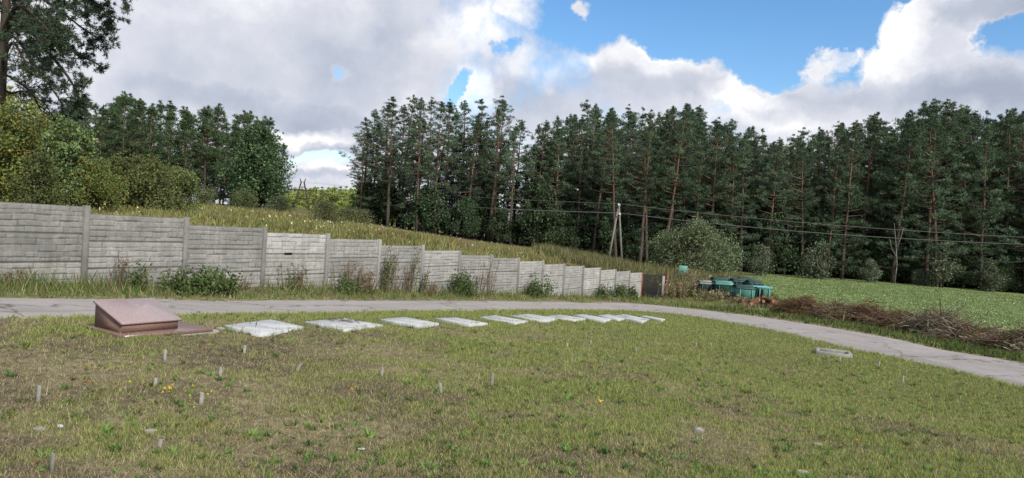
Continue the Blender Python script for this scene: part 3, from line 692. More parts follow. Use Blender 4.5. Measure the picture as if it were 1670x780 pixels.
# ------------------------------------------------------------------ pale grave slabs, plates
SLAB_LAB = ['thick pale grave slab nearest the red monument', 'pale grave slab with dry twigs lying on its far corner', 'pale grave slab, third along the row from the red monument', 'narrow pale grave slab, fourth along the row from the red monument', 'pale grave slab, fifth along the row from the red monument',
            'broad pale grave slab in the middle of the row, first of the close-set ones', 'pale grave slab just beyond the broad middle one', 'pale grave slab, fourth from the far end of the row', 'low pale grave slab half hidden behind its larger neighbour', 'thick pale grave slab second from the far end of the row', 'thin sliver of a pale grave slab at the far end of the row']
U = np.array([.50, .866]); Vv = np.array([.866, -.50])
slab_objs = []
for (cn, lab) in zip(SL, SLAB_LAB):
    h = cn[4]; l, t, rr, bb = [G(*q, h=h)[:2] for q in cn[:4]]
    e1 = ((rr - bb) + (t - l)) / 2; e2 = ((bb - l) + (rr - t)) / 2; c0 = (l + t + rr + bb) / 4; zc = float(sz(*c0))
    e1 = np.r_[e1, float(sz(*(c0 + e1 / 2)) - sz(*(c0 - e1 / 2)))]; e2 = np.r_[e2, float(sz(*(c0 + e2 / 2)) - sz(*(c0 - e2 / 2)))]
    o = tag(link('grave_slab', None, loc=(c0[0], c0[1], zc)), lab, 'slab', 'pale grave slabs in a row beside the road')
    Mx = np.array([e1, e2, [0, 0, 1]]).T
    for a0, a1, hh in ((-.5, -.008, h), (.008, .5, h - .004)):
        m = MB(); m.box(a0, a1, -.5, .5, -.08, hh, .006, M=(Mx, np.zeros(3))); link('plate', m.mesh('plate', M_SLAB), o)
    slab_objs.append((c0, 0, 0, 0, zc + h))

# debris of dry twigs on the second slab
def twig_heap(n, sx_, sy_, hh, ln, rad, seed):
    g = np.random.default_rng(seed); m = MB()
    for i in range(n):
        u = g.random(2) * 2 - 1
        if u @ u > 1: continue
        c = np.array([u[0] * sx_, u[1] * sy_, g.random() * hh * (1 - (u @ u)) + .01]); a = g.uniform(0, 2 * pi); l = ln * g.uniform(.5, 1.3); e = g.normal(0, .28)
        d = np.array([cos(a), sin(a), e]) * l / 2; k = g.normal(0, .12, 3) * l
        m.tube([c - d, c + k * .5, c + d + k], [rad, rad * .8, rad * .4], 3, cap=False)
    return m
c0, hu, hv, ang, zt = slab_objs[1]
m = twig_heap(70, .3, .16, .03, .16, .004, 5)
tag(link('twig_litter', m.mesh('twig_litter', M_TWIG), loc=(c0[0] - .08, c0[1] + .2, zt)), 'brown dry twigs scattered on the second pale slab', 'twigs')

c0, zt = slab_objs[0][0], slab_objs[0][4]; m = MB(); a = np.linspace(-.6, 3.9, 14); m.tube(np.c_[np.cos(a) * .05, np.zeros(14), .08 + np.sin(a) * .045], .004, 5); m.tube([(.05, 0, .07), (.03, 0, 0)], .004, 5)
tag(link('wire_loop', m.mesh('wire_loop', M_STEELDK, smooth=True), loc=(c0[0] - .1, c0[1] - .2, zt)), 'thin dark wire loop standing on the first pale slab', 'wire')
# concrete grave frame at the right
b = G(1331, 573, .08); b2 = G(1391, 580, .08)
ux = (b2 - b)[:2]; Lx = np.linalg.norm(ux); an = math.atan2(ux[1], ux[0])
fr = tag(link('grave_surround', None, loc=(b[0], b[1], float(sz(b[0], b[1]))), rotz=an), 'empty rectangular grey concrete grave frame in the grass near the right road', 'grave frame')
fr.rotation_euler = (0, -math.asin((float(sz(b2[0], b2[1])) - float(sz(b[0], b[1]))) / Lx), an)
def bar(x0, x1, y0, y1): m = MB(); m.box(x0, x1, y0, y1, -.05, .09, .01); link('kerb', m.mesh('kerb', M_CONC), fr)
Wd = .62
bar(.0, Lx, 0, .07); bar(0, Lx, Wd - .07, Wd); bar(0, .08, .073, Wd - .073); bar(Lx - .08, Lx, .073, Wd - .073)

# ------------------------------------------------------------------ little plot stakes in the lawn
STK = [(62, 654, 25, 4, 'tall flat pale stake at the left edge of the lawn'), (269, 588, 17, -3, 'pale stake leaning left in the dry grass just below the red monument'), (398, 577, 13, 2, 'upright grey stake in front of the first pale slab'),
       (359, 615, 15, 1, 'dark grey stake standing in dry grass right of the bare patch'), (253, 629, 12, 2, 'short pale stake above the yellow flowers'), (484, 604, 11, 28, 'grey stake leaning far to the right'),
       (328, 659, 18, 3, 'pale angular stake beside the yellow flowers'), (260, 729, 12, 8, 'stubby stake with a pale slanting top in the near grass'), (84, 766, 27, 7, 'grey stake nearest the camera at bottom left'),
       (622, 614, 14, 2, 'grey stake in the middle lawn left of the leaning one'), (719, 640, 15, -12, 'thin white stake leaning left in the middle lawn'), (802, 629, 20, 1, 'tallest weathered wooden stake in the middle lawn'),
       (925, 567, 7, 0, 'small grey stake left of the short tan stump'), (963, 562, 6, 0, 'short tan stake stump beyond the middle lawn'), (1037, 574, 6, 0, 'small dark stake alone in the lawn beyond the tan stump'),
       (1135, 565, 6, 0, 'small grey stake, left one of the pair below the far slab'), (1160, 566, 6, 0, 'small grey stake, right one of the pair below the far slab'), (1289, 564, 6, 0, 'small stake just left of the concrete grave frame'),
       (1370, 589, 7, 0, 'short stake right below the concrete grave frame'), (1433, 598, 8, 0, 'small stake beside the dry patch right of the grave frame'), (1478, 609, 6, 0, 'dark small stake near the right road edge'), (1472, 625, 12, 2, 'pale stake with a round top near the right road')]
for i, (px, py, hp, tl, lab) in enumerate(STK):
    b = G(px, py); h = hp / F * b[1] + .005; wd = .027 if i not in (11, 6, 0) else .032
    m = MB(); m.box(-wd / 2, wd / 2, -wd * .3, wd * .3, -.08, h, .004)
    V = m.V[0]; top = V[:, 2] > h - .01; V[top, 2] += (V[top, 0]) * rnd.uniform(-.5, .5)
    tint = [M_PIPE, M_CONC, M_WOODGREY][i % 3] if i not in (2, 3, 9) else M_PIPE if i != 13 else M_LOGEND
    o = tag(link('plot_stake', m.mesh('plot_stake', tint), loc=(b[0], b[1], b[2])), lab, 'stake', 'small plot stakes stuck in the lawn')
    o.rotation_euler = (rnd.uniform(-.05, .05), R(tl) + ROLL * .3, rnd.uniform(-.6, .6))

# ------------------------------------------------------------------ foliage generators
def tri_cloud(cent, n_per, spread, size, asp=.45, flat=.7, outward=.6, g=None, aim=None):
    """small pointed faces round each centre"""
    g = g or RG; m = len(cent); N = m * n_per
    c = np.repeat(cent, n_per, 0); sp = np.repeat(np.broadcast_to(spread, (m,)), n_per)
    o = g.normal(0, 1, (N, 3)); o /= np.linalg.norm(o, axis=1)[:, None]; rr = g.random(N) ** .5
    off = o * (rr * sp)[:, None]; off[:, 2] *= flat
    d = g.normal(0, 1, (N, 3)); d /= np.linalg.norm(d, axis=1)[:, None]; d = d * (1 - outward) + o * outward
    if aim is not None: d = d + aim
    d /= np.linalg.norm(d, axis=1)[:, None] + 1e-9
    s = np.cross(d, g.normal(0, 1, (N, 3))); s /= np.linalg.norm(s, axis=1)[:, None] + 1e-9
    L_ = (size * g.uniform(.6, 1.4, N))[:, None]; p = c + off
    V = np.stack([p - s * L_ * asp / 2, p + s * L_ * asp / 2, p + d * L_], 1).reshape(-1, 3)
    return V, np.arange(3 * N).reshape(N, 3), N
def quad_cloud(p, size, g, asp=.7, up=.0):
    N = len(p); d = g.normal(0, 1, (N, 3)); d[:, 2] -= up; d /= np.linalg.norm(d, axis=1)[:, None]
    s = np.cross(d, g.normal(0, 1, (N, 3))); s /= np.linalg.norm(s, axis=1)[:, None]; L_ = (size * g.uniform(.6, 1.35, N))[:, None]
    V = np.stack([p - d * L_ * .5, p + s * L_ * asp * .5, p + d * L_ * .5, p - s * L_ * asp * .5], 1).reshape(-1, 3)
    return V, np.arange(4 * N).reshape(N, 4)

def pine(seed, H, cb, wid, dense=1.0, lean=.0, whorl=.62, cols=((.058, .094, .058), (.092, .134, .074), (.074, .114, .078)), sway=0.0):
    """tapered trunk with limbs, crown of needle sprays on layered branches; base crown at cb*H"""
    g = np.random.default_rng(seed); t = MB(); nz = 12; zz = np.linspace(0, 1, nz); r0 = .011 * H + .03
    bx = np.cumsum(g.normal(0, .035, nz)) * H / 18 + lean * zz ** 1.3 * H; by = np.cumsum(g.normal(0, .035, nz)) * H / 18; bx[0] = by[0] = 0
    tr = np.c_[bx, by, zz * H]; tr[0, 2] = -.4
    t.tube(tr, r0 * (1 - zz * .93) + .01, 7)
    at = lambda z: np.array([np.interp(z, tr[:, 2], tr[:, 0]), np.interp(z, tr[:, 2], tr[:, 1]), z])
    cents = []; spr = []; z = cb * H
    # bare dead branches below
    for i in range(g.integers(4, 9)):
        zz_ = g.uniform(min(.15, cb * .6), cb + .05) * H; a = g.uniform(0, 2 * pi); l = g.uniform(.5, 1.6) * wid / 3; b = at(zz_)
        t.tube([b, b + np.array([cos(a) * l * .5, sin(a) * l * .5, .05 * l]), b + np.array([cos(a) * l, sin(a) * l, g.uniform(-.2, .3) * l])], [.03, .022, .008], 3, cap=False)
    while z < H * .985:
        f = (z - cb * H) / (H * (1 - cb)); prof = (1 - f) ** .74 * (.55 + .45 * min(1, f / .25)) * g.uniform(.7, 1.15) + .05
        nb = g.integers(2, 5); a0 = g.uniform(0, 2 * pi); b = at(z)
        for i in range(nb):
            a = a0 + i * 2 * pi / nb + g.uniform(-.5, .5); l = wid * prof * g.choice([g.uniform(.3, .7), g.uniform(.7, 1.15)])
            rise = g.uniform(-.08, .30) + .55 * f; d = np.array([cos(a) + .22, sin(a), rise]); e = b + d * l; e[2] += .12 * l
            mid = b + d * l * .5; mid[2] -= .06 * l
            t.tube([b, mid, e], [.03 + .012 * l, .02 + .006 * l, .008], 3, cap=False)
            nc = max(2, int(l * 2.5 * dense))
            for j in range(nc):
                u = g.uniform(.35, 1.02) ** .8; q = b + d * l * u; q[2] += .12 * l * u * u; q += g.normal(0, .16 * l ** .5, 3) * np.array([1, 1, .45])
                cents.append(q); spr.append(g.uniform(.20, .46) * (.72 + .10 * l))
        z += whorl * g.uniform(.6, 1.9) * (1 - .35 * f)
    tp = at(H)
    for i in range(12): cents.append(tp + g.normal(0, .06, 3) * (1 + i * .6) + np.array([0, 0, .28 - .15 * i])); spr.append(.09 + .03 * i)
    cents = np.array(cents); spr = np.array(spr); n_per = 32
    V, Fc, N = tri_cloud(cents, n_per, spr, .21, .32, .42, .5, g, aim=np.array([0, 0, .35]))
    cc = np.array(cols)[g.integers(0, len(cols), len(cents))] * g.uniform(.65, 1.35, (len(cents), 1)); cc = np.repeat(cc, n_per * 3, 0) * np.repeat(g.uniform(.75, 1.25, (N, 1)), 3, 0)
    return t.mesh('trunk', M_PINEBARK, smooth=True), mesh_np('crown', V, Fc, M_NEEDLE, cols=cc)

def broadleaf(seed, H, wid, trunk_h, leaf, nl, cols, nblob=16, tmat=None, shape='round', mat_=None, openn=.0, stems=1, flat=1.0, hang=.0, asp=.7):
    g = np.random.default_rng(seed); t = MB(); cents = []; rad = []
    for i in range(nblob):
        u = g.random() ** .6; a = g.uniform(0, 2 * pi); f = g.random()
        zc = trunk_h + (H - trunk_h) * (.12 + .80 * f)
        pr = math.sin(pi * (.18 + .74 * f)) if shape == 'round' else (1 - f) ** .7 * .9 + .12 if shape == 'cone' else math.sqrt(max(.05, 1 - f * f * .9))
        rr = wid / 2 * pr * u * .78; cents.append((cos(a) * rr, sin(a) * rr * flat, zc)); rad.append(wid * (.17 if nblob < 40 else .115) * g.uniform(.5, 1.4) * (.5 + .6 * pr))
    cents = np.array(cents); rad = np.array(rad)
    for s in range(stems):
        a = g.uniform(0, 2 * pi); o = .0 if stems == 1 else g.uniform(.05, wid * .1); b = np.array([cos(a) * o, sin(a) * o, -.2]); tp = np.array([cos(a) * o * 3, sin(a) * o * 3, H * .75])
        t.tube([b, (b + tp) / 2 + g.normal(0, .04 * H, 3) * [1, 1, 0], tp], [.012 * H + .02, .008 * H + .012, .01], 6)
    for c, r_ in zip(cents, rad):
        b = np.array([0, 0, max(.1, min(c[2] - .25 * H, H * .6)) * g.uniform(.5, 1)]); t.tube([b, (b + c) / 2 + g.normal(0, .06, 3), c], [.01 * H * .5 + .01, .02, .006], 3, cap=False)
    n_each = nl // nblob; N = n_each * nblob; c = np.repeat(cents, n_each, 0); r_ = np.repeat(rad, n_each)
    o = g.normal(0, 1, (N, 3)); o /= np.linalg.norm(o, axis=1)[:, None]; q = c + o * (r_ * (g.random(N) ** (.38)) * (1 + .25 * g.random(N) + (g.random(N) < .12) * g.random(N) * .5))[:, None] * np.array([1, 1, 1.15])
    q[:, 2] = np.maximum(q[:, 2], .05)
    V, Fc = quad_cloud(q, leaf, g, asp, hang)
    cb_ = np.array(cols); ci = g.integers(0, len(cb_), N); bl = np.repeat(g.uniform(.75, 1.25, nblob), n_each)
    cc = cb_[ci] * g.uniform(.65, 1.35, (N, 1)) * bl[:, None]
    return t.mesh('trunk', tmat or M_BARK, smooth=True), mesh_np('crown', V, Fc, mat_ or M_LEAF, cols=np.repeat(cc, 4, 0))

def place(name, meshes, loc, rz=0, s=(1, 1, 1), label='', cat='tree', group=None, tilt=(0, 0), parts=('trunk', 'crown')):
    r = link(name, None, loc=(loc[0], loc[1], loc[2])); r.rotation_euler = (tilt[0], tilt[1], rz); r.scale = s
    for pn, me in zip(parts, meshes): link(pn, me, r)
    return tag(r, label, cat, group)

ORD = ['first', 'second', 'third', 'fourth', 'fifth', 'sixth', 'seventh', 'eighth', 'ninth', 'tenth', 'eleventh', 'twelfth', 'thirteenth', 'fourteenth', 'fifteenth', 'sixteenth', 'seventeenth', 'eighteenth', 'nineteenth', 'twentieth']
def ordn(i):
    if i < 20: return ORD[i]
    t_ = ['twenty', 'thirty', 'forty', 'fifty', 'sixty', 'seventy', 'eighty'][(i + 1) // 10 - 2]; u = (i + 1) % 10
    return t_ + '-' + ORD[u - 1] if u else {20: 'twentieth', 30: 'thirtieth', 40: 'fortieth', 50: 'fiftieth', 60: 'sixtieth', 70: 'seventieth', 80: 'eightieth'}[i + 1]

# ------------------------------------------------------------------ the big wood on the right
PINES = [pine(100 + i, 18, [.24, .36, .18, .42, .26, .32, .14, .40][i], [5.2, 4.4, 5.6, 4.2, 5.4, 4.6, 5.8, 4.3][i], 1.0, [.01, -.02, .03, .0, .05, .02, -.01, .035][i]) for i in range(8)]
DENSE = [pine(150 + i, 18, [.06, .12, .04, .16][i], [5.0, 4.4, 5.4, 4.8][i], 1.15, .01) for i in range(4)]
SKYL = np.array([(560, 235), (580, 190), (600, 165), (640, 158), (700, 150), (740, 172), (780, 150), (820, 180), (850, 200), (900, 182), (960, 166), (1000, 178), (1060, 180), (1110, 160), (1140, 195), (1200, 208), (1260, 222), (1300, 192), (1350, 200), (1400, 184), (1450, 188), (1500, 168), (1550, 182), (1600, 186), (1670, 180), (1750, 175), (1900, 170)], float)
EDGE = np.array([(560, 80), (800, 77), (1000, 76), (1150, 75), (1400, 74), (1700, 73), (1900, 72)], float)
def height_at(px, Y, gz, extra=0): return P(px, np.interp(px, SKYL[:, 0], SKYL[:, 1]) + extra, Y)[2] - gz
rows = [(0, 29), (4, 26), (8, 25), (13, 25), (19, 25), (26, 25)]
front = []; nback = 0
for ri, (dy, st) in enumerate(rows):
    px = 582 + ri * 6
    while px < 1790:
        Y = np.interp(px, EDGE[:, 0], EDGE[:, 1]) + dy + rnd.uniform(-1.8, 1.8); x = X_at(px, Y); gz = float(sz(x, Y))
        jit = abs(rnd.gauss(0, 22)) - 4 + (0 if rnd.random() < .5 else 12)
        if ri == 0: jit += 4
        H = height_at(px, Y, gz, jit); v = rnd.randrange(8); me = PINES[v]
        if (px > 1100 and rnd.random() < (.35 if ri == 0 else .6)) or (px > 860 and ri >= 1 and rnd.random() < .45): me = DENSE[rnd.randrange(4)]
        if px < 870 and ri >= 3: px += 20; continue
        if px < 870 and ri: px += st * .15
        s = H / 18
        if ri == 0 and rnd.random() < .22 and px > 600: px += st * .6; continue
        rec = (px, x, Y, gz, s, me)
        if ri == 0: front.append(rec)
        else:
            place('pine_tree', me, (x, Y, gz), rnd.uniform(0, 6.28), (s * rnd.uniform(.85, 1.1),) * 2 + (s,), 'tall dark pine inside the right wood, behind its front row', 'tree', 'pines inside the right wood', (rnd.uniform(-.02, .02), rnd.uniform(-.01, .05))); nback += 1
        px += st * rnd.uniform(.6, 1.4)
for i, (px, x, Y, gz, s, me) in enumerate(front):
    lab = 'tall bare-trunked pine in the front row of the right wood, %s from its left end' % ordn(i)
    place('pine_tree', me, (x, Y, gz), rnd.uniform(0, 6.28), (s * rnd.uniform(.9, 1.1),) * 2 + (s,), lab, 'tree', 'front row pines of the right wood', (rnd.uniform(-.02, .02), rnd.uniform(.0, .07)))
# the leaning pair in the middle of the front edge
for px, tl, lab in [(1003, .10, 'leaning pine with orange trunk rising right behind the pole'), (1078, .11, 'forked pine leaning right, its red trunk bare, beyond the willow bush'), (1042, .06, 'straight red-barked pine between the pole and the willow bush')]:
    Y = 73.5; x = X_at(px, Y); gz = float(sz(x, Y)); H = height_at(px + 40, Y, gz, 14)
    place('leaning_pine', PINES[3], (x, Y, gz), rnd.uniform(0, 6.28), (H / 18 * .95,) * 2 + (H / 18,), lab, 'tree', None, (0, tl))
# understory along the wood's foot
DKL = [(.038, .064, .034), (.056, .088, .044), (.078, .112, .058)]
US = [broadleaf(200 + i, 5, 5.0, .1, .19, 6000, DKL, 44, shape='dome', stems=3) for i in range(3)]
px = 590; i = 0; us = []
while px < 1800:
    Y = np.interp(px, EDGE[:, 0], EDGE[:, 1]) + rnd.uniform(-.5, 5); x = X_at(px, Y); gz = float(sz(x, Y)); s = rnd.uniform(.55, 1.25)
    us.append((px, x, Y, gz, s)); px += rnd.uniform(12, 30)
for i, (px, x, Y, gz, s) in enumerate(us):
    place('understory_bush', US[i % 3], (x, Y, gz), rnd.uniform(0, 6.28), (s, s, s * rnd.uniform(.8, 1.3)), 'dark leafy bush at the foot of the right wood, %s from the left' % ordn(i), 'bush', 'dark bushes at the foot of the right wood')
# young spruces filling the lower dark
px = 585
while px < 1800:
    Y = np.interp(px, EDGE[:, 0], EDGE[:, 1]) + rnd.uniform(1.5, 11); x = X_at(px, Y); gz = float(sz(x, Y)); s = rnd.uniform(.42, .75)
    place('young_spruce', DENSE[rnd.randrange(4)], (x, Y, gz), rnd.uniform(0, 6.28), (s * 1.25, s * 1.25, s), 'young dense conifer among the trunks of the right wood', 'tree', 'young conifers under the right wood'); px += rnd.uniform(9, 19)
# paler shrubs standing before the wood
PAL = [(.085, .105, .065), (.12, .15, .09), (.06, .085, .045), (.20, .23, .17)]
SH = [broadleaf(230, 3.4, 3.8, .2, .16, 4200, PAL, 16, shape='dome', stems=4), broadleaf(231, 4.2, 3.2, .3, .17, 3400, PAL, 16, shape='cone', stems=2)]
for px, Y, v, s, lab in [(1335, 70, 0, 1.0, 'round grey-green shrub before the right wood at the far field edge'), (1418, 70, 0, .62, 'small pale shrub between the round and the silvery one at the wood edge'), (1535, 70, 1, 1.05, 'upright silvery shrub at the wood edge above the field'), (1500, 71, 0, .45, 'low dark shrub left of the upright silvery one'), (1240, 68, 0, .8, 'dark green shrub at the far left corner of the green field'), (1610, 70.5, 0, .85, 'low drooping shrub right of the silvery one at the wood edge')]:
    x = X_at(px, Y); place('shrub', SH[v], (x, Y, float(sz(x, Y))), rnd.uniform(0, 6), (s, s, s), lab, 'shrub', 'shrubs at the far edge of the field')
# thin bare birch stem
x = X_at(1460, 71); gz = float(sz(x, 71)); m = MB(); g = np.random.default_rng(4)
m.tube([(0, 0, -.2), (.1, 0, 2), (-.1, .1, 4), (-.45, 0, 6)], [.04, .035, .025, .012], 5); m.tube([(-.0, 0, 3.6), (.3, 0, 4.6), (.5, 0, 5.6)], [.04, .03, .01], 4); m.tube([(.05, 0, 2.6), (-.5, 0, 3.4), (-.8, 0, 4.4)], [.035, .02, .01], 4)
tag(link('dead_birch', m.mesh('dead_birch', M_BIRCH, smooth=True), loc=(x, 71, gz)), 'thin white dead birch stem at the edge of the right wood', 'tree')

# ------------------------------------------------------------------ left wood
LCOL = ((.046, .082, .042), (.074, .115, .052), (.060, .095, .048))
LP = [pine(300 + i, 12, [.05, .10, .03, .08][i], [3.6, 3.0, 3.9, 3.3][i], 1.35, .0, .5, LCOL) for i in range(4)]
SKYLL = np.array([(-60, 150), (60, 165), (130, 185), (195, 158), (240, 172), (290, 176), (330, 174), (365, 178), (400, 186), (430, 190), (452, 215), (468, 260)], float)
lf = []
for ri, (dy, st) in enumerate([(0, 26), (4, 22), (8, 22), (13, 22)]):
    px = 100 + ri * 5
    while px < 458 - ri * 4:
        Y = 72 + dy + rnd.uniform(-1.2, 1.2); x = X_at(px, Y, 330); gz = float(sz(x, Y)); H = P(px, np.interp(px, SKYLL[:, 0], SKYLL[:, 1]) + abs(rnd.gauss(0, 22)) - 5 + (6 if ri == 0 else 0), Y)[2] - gz
        me = LP[rnd.randrange(4)]; s = H / 12
        if ri == 0 and not (30 < px): pass
        if ri == 0: lf.append((px, x, Y, gz, s, me))
        else: place('pine_tree', me, (x, Y, gz), rnd.uniform(0, 6.28), (s * rnd.uniform(.85, 1.05),) * 2 + (s,), 'dense dark pine inside the left wood, behind its front row', 'tree', 'pines inside the left wood')
        px += st * rnd.uniform(.7, 1.3)
for i, (px, x, Y, gz, s, me) in enumerate(lf):
    place('pine_tree', me, (x, Y, gz), rnd.uniform(0, 6.28), (s * .95, s * .95, s), 'dense pine in the front row of the left wood, %s from its left end' % ordn(i), 'tree', 'front row pines of the left wood')
RT = broadleaf(320, 8.2, 6.8, .4, .20, 20000, [(.055, .095, .042), (.075, .125, .055), (.040, .070, .032), (.12, .18, .10)], 80, shape='round')
x = X_at(418, 66, 330); place('round_leafy_tree', RT, (x, 66, float(sz(x, 66)) - .3), .4, (1, 1, 1), 'round green broad-leaved tree at the right end of the left wood', 'tree')

# the same wood goes on past the left edge of the picture
for k in range(26):
    px = -560 + k * 24 + rnd.uniform(-8, 8); Y = 74 + rnd.uniform(0, 12); x = X_at(px, Y, 300); gz = float(sz(x, Y)); s = rnd.uniform(.95, 1.25)
    if px < 60 and not (-40 < px): place('pine_tree', LP[k % 4], (x, Y, gz), rnd.uniform(0, 6.28), (s * .95, s * .95, s), 'dense dark pine inside the left wood, behind its front row', 'tree', 'pines inside the left wood')
# young pines far beyond the gap, their sunlight put into the yellow needle colour
SUNLIT_COL = ((.26, .31, .09), (.32, .37, .12), (.20, .26, .08))
YP = [pine(340 + i, 8, .05, 3.0, 1.6, 0, .45, SUNLIT_COL) for i in range(3)]
k = 0
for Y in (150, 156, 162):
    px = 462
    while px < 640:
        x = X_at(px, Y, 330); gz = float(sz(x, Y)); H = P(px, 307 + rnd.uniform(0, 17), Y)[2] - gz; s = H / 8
        place('young_pine', YP[k % 3], (x, Y, gz), rnd.uniform(0, 6.28), (s * 1.0, s * 1.0, s), 'young pine coloured sunlit yellow-green far away in the gap between the woods', 'tree', 'pale young pines far beyond the gap'); k += 1
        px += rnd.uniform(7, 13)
# trees glimpsed behind the big near pine, pale from the same painted sunlight
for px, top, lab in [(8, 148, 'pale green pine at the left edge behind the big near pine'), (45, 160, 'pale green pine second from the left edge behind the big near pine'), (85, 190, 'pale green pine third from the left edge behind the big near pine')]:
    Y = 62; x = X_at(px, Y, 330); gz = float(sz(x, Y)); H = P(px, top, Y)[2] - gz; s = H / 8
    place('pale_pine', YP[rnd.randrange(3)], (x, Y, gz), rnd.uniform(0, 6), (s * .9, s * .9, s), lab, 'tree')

# ------------------------------------------------------------------ bushes behind the wall on the left
YL = [(.15, .17, .05), (.115, .15, .045), (.08, .115, .04), (.24, .18, .045), (.095, .13, .045), (.12, .155, .05)]
GL = [(.10, .16, .065), (.135, .195, .085), (.08, .125, .05), (.17, .22, .11), (.16, .17, .05)]
BU = [('yellowing_bush', broadleaf(400, 2.7, 4.2, .0, .075, 26000, YL, 80, shape='dome', stems=7), 10, 18.5, .9, 'tall bush with yellowing leaves behind the wall at the far left'),
      ('birch_sapling', broadleaf(401, 2.9, 2.2, .0, .095, 9000, GL, 60, shape='dome', stems=3, hang=.8), 106, 18.3, .8, 'green leafy sapling behind the wall right of the yellowing bush'),
      ('olive_bush', broadleaf(402, 2.0, 3.4, .0, .08, 12000, [(.12, .15, .055), (.095, .125, .045), (.15, .16, .065)], 60, shape='dome', stems=5), 222, 22, .9, 'low olive-green bush behind the second wall bay'),
      ('olive_bush', broadleaf(403, 2.0, 2.8, .0, .08, 9000, [(.12, .155, .06), (.095, .13, .048), (.17, .175, .07)], 50, shape='dome', stems=4), 284, 24, .8, 'olive bush with yellow tips behind the third wall bay'),
      ('yellowing_bush', broadleaf(404, 2.2, 3.0, .0, .075, 12000, YL, 50, shape='dome', stems=4), 158, 18.5, .6, 'low yellowish bush just above the wall near its first post'),
      ('willow_scrub', broadleaf(405, 3.0, 5.4, .0, .11, 11000, [(.13, .145, .065), (.10, .12, .055), (.17, .18, .09)], 30, shape='dome', stems=7), 530, 34, .40, 'loose grey-green willow scrub on the slope below the far pylon'),
      ('hill_bush', broadleaf(406, 2.4, 5.0, .0, .14, 5000, [(.11, .14, .06), (.085, .11, .05)], 20, shape='dome', stems=5), 398, 52, .6, 'rounded green bush on the meadow crest before the round tree'),
      ('hill_bush', broadleaf(407, 2.4, 5.0, .0, .14, 5000, [(.10, .13, .06), (.08, .10, .05)], 20, shape='dome', stems=5), 455, 50, .5, 'rounded green bush on the crest, right of the round tree'),
      ('olive_bush', broadleaf(409, 2.3, 2.2, .0, .075, 8000, [(.13, .16, .06), (.10, .13, .05)], 40, shape='dome', stems=4), 60, 16.5, .62, 'low leafy tangle just above the first wall bay'),
      ('hill_bush', broadleaf(408, 2.4, 5.0, .0, .14, 5000, [(.13, .15, .075), (.10, .12, .055)], 20, shape='dome', stems=5), 335, 50, .55, 'pale bush on the crest beneath the left pines')]
for nm, me, px, Y, s, lab in BU:
    x = X_at(px, Y, 360); place(nm, me, (x, Y, float(sz(x, Y))), rnd.uniform(0, 6), (s, s, s), lab, 'bush')
x = X_at(575, 48, 360); place('willow_scrub', BU[5][1], (x, 48, float(sz(x, 48))), 2.2, (.8, .8, .34), 'willow scrub farther up the slope beside the first pines', 'bush')

# the wind-blown willow by the gate
WL = [(.105, .14, .065), (.14, .18, .09), (.08, .11, .05), (.24, .28, .18)]
for px, Y, s, lab, sd_, sh in [(1128, 56, 1.0, 'large wind-blown grey willow bush behind the metal gate', 420, 'dome'), (1085, 57, .8, 'smaller dense willow left of the large one behind the gate', 421, 'dome'), (1168, 58, .85, 'rounded willow at the right of the large one', 422, 'dome')]:
    me = broadleaf(sd_, 4.4, 5.2, .1, .20, 8000, WL, 30, shape=sh, stems=6, asp=.35)
    x = X_at(px, Y, 440); place('willow_bush', me, (x, Y, float(sz(x, Y))), .3, (s, s, s), lab, 'bush')
# tall blown shoots out of the willow
g = np.random.default_rng(9); m = MB(); lv = []
for i in range(16):
    a = np.array([g.uniform(-2.2, 1.6), g.uniform(-.5, .5), g.uniform(1.5, 2.8)]); e = a + np.array([g.uniform(.5, 1.5), 0, g.uniform(1.4, 2.7)]); m.tube([a, (a + e) / 2 + [-.15, 0, .1], e], [.03, .02, .008], 3, cap=False)
    for u in np.linspace(.3, 1.05, 60): lv.append(a + (e - a) * u + g.normal(0, .12, 3))
Vq, Fq = quad_cloud(np.array(lv), .22, g, .25); cq = np.repeat(np.array(WL)[g.integers(0, 4, len(lv))] * 1.2, 4, 0)
x = X_at(1112, 55.5, 440); place('willow_shoots', (m.mesh('trunk', M_BARK), mesh_np('crown', Vq, Fq, M_LEAF, cols=cq)), (x, 55.5, float(sz(x, 55.5))), 0, (1, 1, 1), 'tall pale shoots blown to the right above the willow bush', 'bush')

